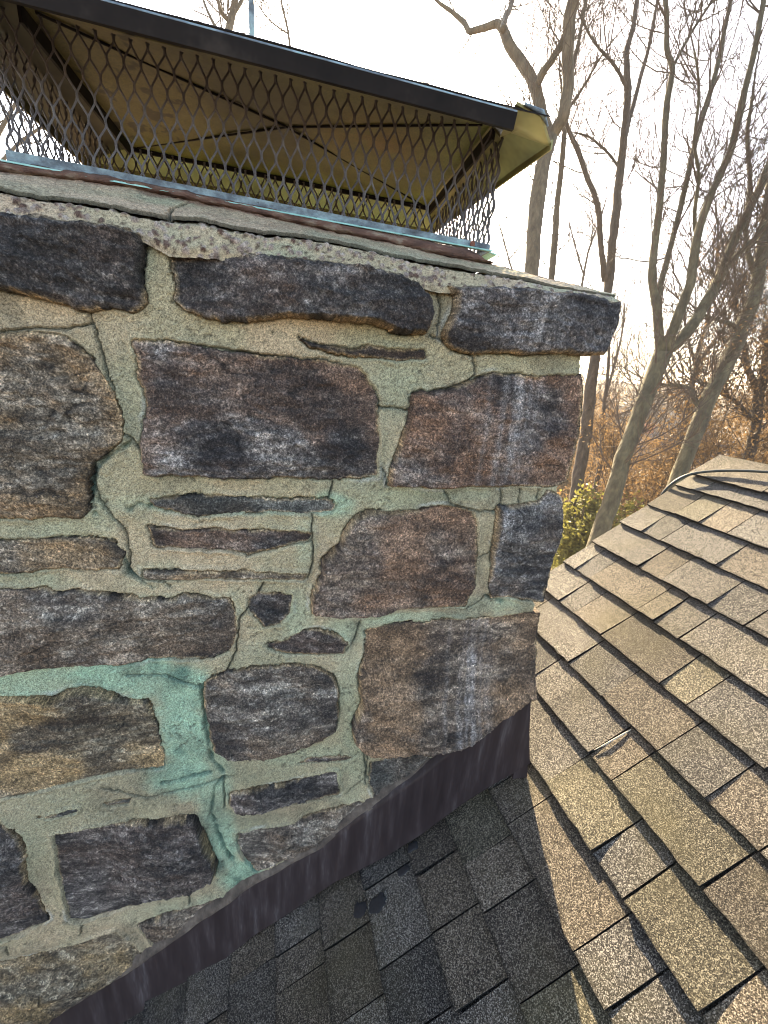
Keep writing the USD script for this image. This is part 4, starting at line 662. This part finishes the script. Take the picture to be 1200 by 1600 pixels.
# skirts: from the panel's edges down and outwards, bent sheet with a hem
OX0, OX1, OY0, OY1 = -.500, .405, -.030, .560
oz = lambda x: .392 - .030 * (x - .35)
def sheet(p, q, n=24, bow=.004, seed=0, thick=.0016, mat_=None, nrm=(0, 0, 1)):
    """bent sheet between the edge p0-p1 and the edge q0-q1"""
    p0, p1 = map(np.array, p); q0, q1 = map(np.array, q); s = np.linspace(0, 1, n)[:, None]; rowsv = []
    for v in np.linspace(0, 1, 6):
        e = (p0 + (p1 - p0) * s) * (1 - v) + (q0 + (q1 - q0) * s) * v; e = e + np.array(nrm) * (math.sin(v * math.pi) * bow + (fb(s, s * 0 + v * .2, 4, 4, 3, seed) - .5) * .010 * (v > 0)); rowsv.append(e)
    P = np.array(rowsv); m = P.shape[1]; k = np.arange(P.shape[0] * m).reshape(-1, m); a, b, c, d = k[:-1, :-1].ravel(), k[:-1, 1:].ravel(), k[1:, 1:].ravel(), k[1:, :-1].ravel()
    T = np.vstack([np.stack([a, b, c], 1), np.stack([a, c, d], 1)]); Q = P.reshape(-1, 3); o = len(Q)
    V = np.vstack([Q, Q + np.array(nrm) * thick]); bd = np.r_[k[0], k[1:, -1], k[-1, -2::-1], k[-2:0:-1, 0]]; bn = np.roll(bd, -1)
    return trimesh.Trimesh(up(V), np.vstack([T, T[:, ::-1] + o, np.stack([bd, bn, bn + o], 1), np.stack([bd, bn + o, bd + o], 1)]), process=False)
c_in = {'lf': (PX0, PY0, zlid(PX0)), 'rf': (PX1, PY0, zlid(PX1)), 'rb': (PX1, PY1, zlid(PX1)), 'lb': (PX0, PY1, zlid(PX0))}
c_out = {'lf': (OX0, OY0, oz(OX0)), 'rf': (OX1 - .03, OY0 + .004, oz(OX1) + .002), 'rb': (OX1 - .045, OY1, oz(OX1)), 'lb': (OX0, OY1 - .02, oz(OX0))}
for nm, a, b, mt, sd_ in (('front_skirt', 'lf', 'rf', M_BRONZE, 1), ('right_skirt', 'rf', 'rb', M_LITOLIVE, 2), ('back_skirt', 'rb', 'lb', M_LITOLIVE, 3), ('left_skirt', 'lb', 'lf', M_DARKOLIVE, 4)):
    q0, q1 = c_out[a], c_out[b]
    if nm == 'right_skirt': q0 = (OX1 + .004, OY0 + .05, oz(OX1) - .008)
    part(cap, nm, sheet((c_in[a], c_in[b]), (q0, q1), seed=sd_ * 5, mat_=mt), mt, 30)
# turned-down hems
def hem(a, b, z0, z1, t, mt, nm, lean=(0, 0)):
    a, b = np.array(a), np.array(b); d = (b - a)[:2]; d /= np.linalg.norm(d); nn = np.array([d[1], -d[0], 0]) * t
    A, B = np.array([*a[:2], 0]), np.array([*b[:2], 0]); L = np.array([*lean, 0.0])
    return hexa(up([A + L + (0, 0, a[2] + z0), B + L + (0, 0, b[2] + z0), B + L + nn + (0, 0, b[2] + z0), A + L + nn + (0, 0, a[2] + z0), A + (0, 0, a[2] + z1), B + (0, 0, b[2] + z1), B + nn + (0, 0, b[2] + z1), A + nn + (0, 0, a[2] + z1)]))
fr = (.318, OY0 + .006, oz(.318))
part(cap, 'front_hem', hem(c_out['lf'], fr, -.024, -.005, .006, M_BRONZE, 'x', lean=(0, .006)), M_BRONZE, label='dark turned down front edge of the lid')
part(cap, 'hem_lip', tubes([(up(np.array([c_out['lf'], fr]) + (0, -.002, -.004)), [.003, .003])], 8), M_FLANGE)
part(cap, 'back_hem', hem(c_out['rb'], c_out['lb'], -.016, .004, .003, M_LITOLIVE, 'x'), M_LITOLIVE)
part(cap, 'right_hem', hem((OX1 + .002, OY0 + .05, oz(OX1) - .006), c_out['rb'], -.010, .004, .003, M_LITOLIVE, 'x'), M_LITOLIVE)
part(cap, 'left_hem', hem(c_out['lb'], c_out['lf'], -.018, .004, .003, M_OLIVE, 'x'), M_OLIVE)
# the folded front right corner
cf = [(.316, OY0 + .008, oz(.318) + .008), (OX1 - .043, OY0 + .012, oz(OX1) + .004), (OX1 + .003, OY0 + .055, oz(OX1) - .010), (.325, .092, zlid(.325) - .004), (.318, .03, oz(.3) - .012)]
cf = np.array(cf); mid = cf.mean(0) + (0, 0, -.004)
cv = np.vstack([cf, mid, cf + (.002, -.001, .003), mid + (.002, -.001, .003)]); F = []
for i in range(5): j = (i + 1) % 5; F += [(i, j, 5), (6 + j, 6 + i, 11), (i, 6 + j, j), (i, 6 + i, 6 + j)]
part(cap, 'folded_corner', trimesh.Trimesh(up(cv), F, process=False).subdivide().subdivide(), M_LITOLIVE, 40, label='folded olive corner flap of the lid')
part(cap, 'corner_rim', tubes([(up([(.33, OY0 + .006, oz(.33) + .010), (OX1 - .043, OY0 + .008, oz(OX1) + .008), (OX1 - .02, OY0 + .03, oz(OX1) + .004)]), [.002, .004, .002])], 8), M_FLANGE, True, label='verdigris rim on the lid corner')
# inner frame under the lid
for a, b in ((('rf'), ('rb')), ('rb', 'lb'), ('lb', 'lf')):
    A, B = np.array(c_in[a]), np.array(c_in[b]); hb = .009 if a == 'rb' else .022; ins = np.array([.006, 0, 0]) if a == 'rf' else np.array([0, -.004, 0])
    part(cap, 'frame_bar', bar(up(A + ins + (0, 0, -hb / 2)), up(B + ins + (0, 0, -hb / 2)), .005, hb), M_BRONZE)
# base flange: upright and lip on each side
for (ax, ay), (bx, by), out in (((X0 - .003, Y0), (X1 + .003, Y0), (0, -1)), ((X1, Y0), (X1, Y1), (1, 0)), ((X0, Y1), (X1, Y1), (0, 1)), ((X0, Y0), (X0, Y1), (-1, 0))):
    o = np.array([*out, 0.0]); A, B = np.array([ax, ay, 0.0]), np.array([bx, by, 0.0]); z = lambda p, f: np.array([p[0], p[1], f(p[0])])
    lo = lambda x: zb2(x) + .001
    p = [z(A, lo), z(B, lo), z(B, lo) + o * .003, z(A, lo) + o * .003, z(A, zbot), z(B, zbot), z(B, zbot) + o * .003, z(A, zbot) + o * .003]
    fl = part(cap, 'flange', hexa(up(p)), M_FLANGE)
    q = [z(A, lo) + o * .003, z(B, lo) + o * .003, z(B, lo) + o * .020 - (0, 0, .003), z(A, lo) + o * .020 - (0, 0, .003)]
    part(fl, 'lip', hexa(up(q + [v_ + (0, 0, .0022) for v_ in map(np.array, q)])), M_VERD)
    if out == (0, -1):
        for x in (-.41, -.365, -.31, -.26, -.2, -.13, -.06, .02, .1, .18, .26, .33):
            part(fl, 'hole', trimesh.creation.cylinder(radius=.0035, height=.0012, sections=12).apply_translation(up((x, Y0 - .012, zb2(x) + .0026 - .0008))), M_TAR)
        part(cap, 'screw', trimesh.creation.cylinder(radius=.005, height=.004, sections=14).apply_transform(trimesh.transformations.rotation_matrix(math.pi / 2, (1, 0, 0))).apply_translation(up((.318, Y0 - .004, zb2(.318) + .009))), M_RUST)
solid('lightning_rod', join([tubes([(up([(-.128, .6, .1), (-.128, .6, .9), (-.126, .6, 1.35)]), [.0065, .0065, .003])], 10), trimesh.creation.cylinder(radius=.016, height=.03, sections=14).apply_translation(up((-.128, .6, .215)))]), M_FLANGE, 'thin grey green copper rod standing up behind the chimney cap', 'lightning rod')
# ------------------------------------------------------------------ trees
def spline(P, n):
    P = np.array(P, float); L = np.r_[0, np.cumsum(np.linalg.norm(np.diff(P[:, :3], axis=0), axis=1))]
    if len(P) < 3: s = np.linspace(0, L[-1], n); return np.stack([np.interp(s, L, P[:, i]) for i in range(P.shape[1])], 1)
    from scipy.interpolate import PchipInterpolator
    return PchipInterpolator(L, P)(np.linspace(0, L[-1], n))
def sprout(p, d, length, r, depth, rg, out, tips, kids=(4, 4, 3), gravity=.10, spread=(25, 60)):
    n = 6 if depth > 0 else 4; P = [p]; d = d / np.linalg.norm(d); step = length / n
    for i in range(n):
        d = d + rg.normal(0, .10, 3) + np.array([0, 0, gravity]); d /= np.linalg.norm(d); P.append(P[-1] + d * step)
    P = np.array(P); R = np.linspace(r, r * .35, n + 1); out.append((P, R))
    if depth == 0: tips.append(P[-1]); tips.append(P[-2]); return
    for _ in range(kids[-min(depth, len(kids))] + int(rg.integers(0, 2))):
        f = rg.uniform(.25, .98); k = min(n - 1, int(f * n)); q = P[k] + (P[k + 1] - P[k]) * (f * n - k); t = P[k + 1] - P[k]; t /= np.linalg.norm(t)
        a = math.radians(rg.uniform(*spread)); o = np.cross(t, rg.normal(0, 1, 3)); o /= np.linalg.norm(o)
        sprout(q, t * math.cos(a) + o * math.sin(a), length * rg.uniform(.42, .7), max(r * .55, .0032), depth - 1, rg, out, tips, kids, gravity, spread)
def leaves(points, size, per, rg, spread=.12):
    P = np.repeat(np.array(points), per, 0); P = P + rg.normal(0, spread, P.shape); n = len(P)
    a = rg.normal(0, 1, (n, 3)); a /= np.linalg.norm(a, axis=1, keepdims=True); b = np.cross(a, rg.normal(0, 1, (n, 3))); b /= np.linalg.norm(b, axis=1, keepdims=True)
    s = size * rg.uniform(.6, 1.3, (n, 1)); c = np.cross(a, b) * s * .18
    V = np.stack([P - a * s, P - b * s * .5 + c, P + a * s, P + b * s * .5 + c], 1).reshape(-1, 3); k = np.arange(n)[:, None] * 4
    return trimesh.Trimesh(V, np.vstack([k + (0, 1, 2), k + (0, 2, 3)]), process=False)
def tree(name, label, limbs, bark, seed, twigs=30, tl=1.4, group=None, leaf=None, leafn=(0, 0.05), cat='tree', start=.35, tr=.017, depth=2, toground=True, kids=(4, 4, 3)):
    rg = np.random.default_rng(seed); root = thing(name, label, cat, group)
    tw, tips = [], []
    for i, L in enumerate(limbs):
        L = [list(p) for p in L]
        if i == 0 and toground:
            b, c = np.array(L[0]), np.array(L[min(2, len(L) - 1)]); dr = (b - c)[:3]; dr /= max(.05, abs(dr[2])); zg = terrain(np.array([b[0]]), np.array([b[1]]))[0] - .3; dz = b[2] - zg
            if dz > .3: L = [[b[0] + dr[0] * dz * .35, b[1] + dr[1] * dz * .35, zg, b[3] * 1.5], [b[0] + dr[0] * dz * .25, b[1] + dr[1] * dz * .25, zg + dz * .25, b[3] * 1.15]] + L
        n = max(8, len(L) * 4); S = spline(L, n); rad = np.maximum(S[:, 3] * .8, .006)
        wob = (np.stack([fb(S[:, 2] * 3, S[:, 0] * 0 + i, 1, 1, 3, seed + j) for j in range(3)], 1) - .5) * rad[:, None] * .7
        sides = 14 if rad.max() > .08 else 8
        ang = np.arange(sides); rr_ = rad[:, None] * (1 + .22 * (fb(np.tile(S[:, 2:3] * 1.6, (1, sides)), np.tile(np.cos(ang / sides * 6.283)[None] * 1.1, (n, 1)), 1, 1, 3, seed + i) - .5) * 2)
        part(root, 'trunk' if i == 0 else 'limb', tubes([(S[:, :3] + wob, rr_)], sides), bark, True)
        if i: 
            pass
        k0 = int(n * (start if i == 0 else .12)); cnt = int(twigs * (1.1 if i == 0 else .8))
        for _ in range(cnt):
            k = int(rg.integers(k0, n - 1)); t = S[k + 1, :3] - S[k, :3]; t /= np.linalg.norm(t) + 1e-9; a = math.radians(rg.uniform(28, 75)); o = np.cross(t, rg.normal(0, 1, 3)); o /= np.linalg.norm(o)
            sprout(S[k, :3], t * math.cos(a) + o * math.sin(a) + (0, 0, .15), tl * rg.uniform(.6, 1.6), min(tr * rg.uniform(.6, 1.3), rad[k] * .6), depth + (rg.random() < .25), rg, tw, tips, kids)
        e = S[-1, :3]
        if rad[-1] < .045: sprout(e, S[-1, :3] - S[-3, :3] + 1e-6, tl * 1.2, rad[-1] * .8, depth, rg, tw, tips, kids)
    part(root, 'twigs', tubes(tw, 3, cap=False), M_TWIG, kind='stuff')
    if leaf is not None and leafn[0]: part(root, 'leaves', leaves(tips, leafn[1], leafn[0], rg), leaf, kind='stuff')
    return root
T = TREES
tree('bare_tree', 'grey forked bare tree rising beside the right corner of the chimney cap', T['T1'], M_BARK, 1, 16, 1.5)
tree('bare_tree', 'slender straight bare trunk just right of the forked grey tree', T['T2'], M_BARK, 2, 14, 1.3, start=.5)
tree('bare_tree', 'tall dark bare tree standing behind the right edge of the chimney', T['T3'], M_DARKBARK, 3, 24, 1.6)
tree('bare_tree', 'large leaning bare tree whose mossy trunk splits into four tall stems', T['T4'], M_MOSSBARK, 4, 22, 1.5, start=.6)
tree('bare_tree', 'mossy leaning trunk rising over the end of the roof ridge', T['T5'], M_MOSSBARK, 5, 26, 1.4, start=.5)
tree('bare_tree', 'brown forked tree with tan leaves at the right edge behind the ridge', T['T6'], M_DARKBARK, 6, 34, 1.5, leaf=M_TANLEAF, leafn=(1, .045))
tree('bare_tree', 'thin forked brown tree between the two mossy leaning trunks', T['T7'], M_DARKBARK, 7, 22, 1.6)
tree('bare_tree', 'spindly sapling right of the chimney corner below the capstone', T['T8'], M_DARKBARK, 8, 22, 1.3)
tree('bare_tree', 'bare forked tree showing above the chimney cap lid', T['T9'], M_BARK, 9, 24, 1.5, start=.3)
tree('bare_tree', 'wispy bare sapling above the chimney cap right of the copper rod', T['T10'], M_TWIG, 10, 16, 1.0, start=.4)
tree('bare_tree', 'bare tree seen through the left end of the cap screen', T['T11'], M_BARK, 11, 24, 1.6)
tree('bare_tree', 'faint far bare tree top just above the chimney shoulder', T['T12'], M_TWIG, 12, 16, 1.4)
tree('bare_tree', 'faint thin bare branches beside the foot of the grey forked tree', T['T13'], M_TWIG, 13, 10, 1.0)
def pol(az, d): a = math.radians(az); return d * math.sin(a), d * math.cos(a) - .78
# young beeches that keep their tan leaves
rg = np.random.default_rng(77)
for i, (az, d, hgt) in enumerate([(40.5, 15, 5.4), (43.5, 19, 4.1), (47, 17, 5.2), (50.5, 15, 5.6), (54, 18, 7.4), (58, 16, 7.6), (38.5, 24, 6.2), (45.5, 27, 4.4), (52, 25, 8.0), (36, 30, 6.4), (61, 22, 9.0)]):
    x, y = pol(az, d); z0 = float(terrain(np.array([x]), np.array([y]))[0]) ; lean = rg.normal(0, .05, 2)
    top = z0 + hgt * 1.0
    tr_ = [(x, y, z0 - .2, .07), (x + lean[0] * hgt * .4, y + lean[1] * hgt * .4, z0 + hgt * .4, .055), (x + lean[0] * hgt, y + lean[1] * hgt, top, .02)]
    side = ['behind the corner of the chimney', 'between the chimney and the mossy split trunk', 'under the two leaning trunks', 'just beyond the roof ridge', 'at the right edge beyond the roof ridge']
    lb = ['tan leaved sapling nearest the chimney edge, beside the green bush', 'low tan leaved sapling just right of the split mossy trunk', 'tan leaved sapling behind the leaning trunk over the ridge', 'tan leaved sapling rising straight above the end of the ridge', 'taller tan leaved sapling right of the ridge end', 'tallest near tan leaved sapling at the right picture edge', 'far tan leaved sapling against the chimney edge', 'far tan leaved sapling between the two leaning trunks', 'far tan leaved sapling above the ridge end', 'farthest tan leaved sapling, low beside the chimney', 'far tall tan leaved sapling at the right picture edge'][i]
    tree('beech_sapling', lb, [tr_], M_TWIG, 200 + i, 40, 1.3, leaf=M_TANLEAF, leafn=(2, .05), cat='tree', start=.12, tr=.014, toground=False, group='tan leaved saplings beyond the roof')
def bush(name, label, az, d, top, rad, seed, leafm, n=60, size=.07, per=5):
    x, y = pol(az, d); z0 = float(terrain(np.array([x]), np.array([y]))[0]); rg = np.random.default_rng(seed); root = thing(name, label, 'bush')
    st, tw, tips = [], [], []
    for i in range(9):
        a = rg.uniform(0, 6.28); e = np.array([x + math.cos(a) * rad * .5, y + math.sin(a) * rad * .5, z0 + (top - z0) * rg.uniform(.6, .85)])
        S = spline([(x, y, z0 - .1, .04), ((x + e[0]) / 2 + .1, (y + e[1]) / 2, z0 + (top - z0) * .4, .03), (*e, .015)], 10); st.append((S[:, :3], S[:, 3]))
        for _ in range(n // 9):
            k = int(rg.integers(3, 9)); dd = rg.normal(0, 1, 3); dd[2] = abs(dd[2]) * .6; sprout(S[k, :3], dd, rad * rg.uniform(.4, .8), .01, 1, rg, tw, tips, (4,), .05)
    part(root, 'stems', tubes(st, 6), M_TWIG, True); part(root, 'twigs', tubes(tw, 3, cap=False), M_TWIG, kind='stuff'); part(root, 'leaves', leaves(tips, size, per, rg, .14), leafm, kind='stuff')
bush('evergreen_bush', 'yellow green leafy bush beside the right edge of the chimney', 38.9, 13, 5.05, 1.1, 21, M_GREENLEAF, 130, .075, 7)
bush('evergreen_bush', 'low yellow green bush peeping over the roof edge by the chimney', 38.6, 13.4, 3.0, .5, 22, M_GREENLEAF, 60)
bush('brush_clump', 'rusty brown brush clump low between bush and split trunk', 40.5, 17, 3.0, 1.2, 23, M_TANLEAF, 80, .05)
bush('brush_clump', 'rusty brown brush clump beyond the ridge end', 47, 20, 3.6, 1.4, 24, M_TANLEAF, 80, .05)
# neighbouring houses, small and far
def far_house(label, az, d, w, l, h, rise, rz, wall, base=None):
    x, y = pol(az, d); z0 = float(terrain(np.array([x]), np.array([y]))[0]) if base is None else base; root = thing('far_house', label, 'house', loc=(x, y, z0))
    R = trimesh.transformations.rotation_matrix(rz, (0, 0, 1)); f = lambda m: m.apply_transform(R)
    V = [(-w / 2, -l / 2, -.5), (w / 2, -l / 2, -.5), (w / 2, l / 2, -.5), (-w / 2, l / 2, -.5), (-w / 2, -l / 2, h), (w / 2, -l / 2, h), (w / 2, l / 2, h), (-w / 2, l / 2, h), (0, -l / 2, h + rise), (0, l / 2, h + rise)]
    m = trimesh.Trimesh(V, [(0, 1, 5), (0, 5, 4), (1, 2, 6), (1, 6, 5), (2, 3, 7), (2, 7, 6), (3, 0, 4), (3, 4, 7), (4, 5, 8), (6, 7, 9)], process=False); m.fix_normals()
    part(root, 'wall', f(m), wall)
    for s in (-1, 1):
        a = [(s * (w / 2 + .4), -l / 2 - .3, h - .4 * rise / (w / 2)), (0, -l / 2 - .3, h + rise), (0, l / 2 + .3, h + rise), (s * (w / 2 + .4), l / 2 + .3, h - .4 * rise / (w / 2))]
        part(root, 'roof', f(hexa([np.array(p) + (0, 0, .03) for p in a] + [np.array(p) + (0, 0, .2) for p in a])), M_FARROOF)
    for s in (-1, 1):
        for k in (-1, 0, 1):
            for zz in (1.4, 4.0):
                if zz + 1 < h: wn = part(root, 'window', f(box((.06, 1.0, 1.3), (s * (w / 2 + .02), k * l * .3, zz))), M_TRIM); part(wn, 'pane', f(box((.02, .84, 1.1), (s * (w / 2 + .055), k * l * .3, zz))), M_GLASS)
    for k in (-1, 1):
        wn = part(root, 'window', f(box((1.0, .06, 1.3), (k * w * .25, -l / 2 - .02, 1.6))), M_TRIM); part(wn, 'pane', f(box((.84, .02, 1.1), (k * w * .25, -l / 2 - .055, 1.6))), M_GLASS)
    part(root, 'chimney', f(box((.6, .6, 1.6), (w * .1, l * .2, h + rise))), M_BRICK)
far_house('far white gabled house between the leaning trunks', 43.0, 52, 7, 10, 5.6, 2.8, .3, M_WHITE)
far_house('far red brick house with grey roof low beyond the ridge', 46.0, 38, 7, 9, 4.0, 2.6, 1.1, M_BRICK)
far_house('far brick house at the right behind the forked brown tree', 53, 48, 8, 11, 5.0, 2.6, -.4, M_BRICK)
# the wood on the hills beyond
wood = UsdGeom.PointInstancer.Define(stage, '/World/far_wood'); tag(wood.GetPrim(), 'brown bare winter wood covering the slopes beyond the roof', 'woodland', kind='stuff')
rels = []
for i in range(4):
    rg = np.random.default_rng(600 + i); tw, tips = [], []; hgt = rg.uniform(9, 13)
    if i < 3:
        S = spline([(0, 0, -.5, .2), (rg.normal(0, .3), rg.normal(0, .3), hgt * .5, .13), (rg.normal(0, .6), rg.normal(0, .6), hgt, .03)], 12); tw.append((S[:, :3], S[:, 3]))
        for _ in range(16):
            k = int(rg.integers(3, 11)); a = rg.uniform(0, 6.28); sprout(S[k, :3], np.array([math.cos(a), math.sin(a), .7]), hgt * .3, .05, 2, rg, tw, tips, (4, 4), .08)
        m = tubes(tw, 3, cap=False)
    else:
        for _ in range(40): sprout(np.array([rg.normal(0, .5), rg.normal(0, .5), rg.uniform(.5, 3.5)]), rg.normal(0, 1, 3) * (1, 1, .5) + (0, 0, .5), 2.0, .03, 1, rg, tw, tips, (5,), .05)
        m = leaves(tips, .11, 3, rg, .25)
    usdkit.mesh(stage, f'/World/far_wood/tree_{i + 1:03d}' if i < 3 else '/World/far_wood/leafy_shrub', m, M_TWIG if i < 3 else M_TANLEAF); rels.append(f'/World/far_wood/tree_{i + 1:03d}' if i < 3 else '/World/far_wood/leafy_shrub')
wood.CreatePrototypesRel().SetTargets([Sdf.Path(r) for r in rels])
rg = np.random.default_rng(66); pos, idx_, orr, sc = [], [], [], []
for _ in range(1500):
    az = rg.uniform(-60, 100); d = 30 * (260 / 30) ** rg.uniform(0, 1); x, y = pol(az, d)
    leafy = rg.random() < .5
    if d < 48 and not leafy: continue
    if leafy and 41.3 < az < 47.5 and d < 62: continue
    z = float(terrain(np.array([x]), np.array([y]))[0]); pos.append(Gf.Vec3f(x, y, z)); idx_.append(3 if leafy else int(rg.integers(3)))
    q = rg.uniform(0, math.pi); orr.append(Gf.Quath(math.cos(q), 0, 0, math.sin(q))); s = rg.uniform(.55, 1.05) * (1.0 if not leafy else rg.uniform(.8, 1.7)); sc.append(Gf.Vec3f(s, s, s * rg.uniform(.8, 1.1)))
wood.CreatePositionsAttr(pos); wood.CreateProtoIndicesAttr(idx_); wood.CreateOrientationsAttr(orr); wood.CreateScalesAttr(sc)

# ------------------------------------------------------------------ the hazy winter air
hz = usdkit.material(stage, '/World/Looks/haze', {'v': ('principled_volume', {'color': (.95, .93, .90), 'density': .0007, 'anisotropy': .3})}, [], volume='v.volume')
solid('haze', box((2200, 2200, 70), (0, 0, 25)), hz, kind='stuff')
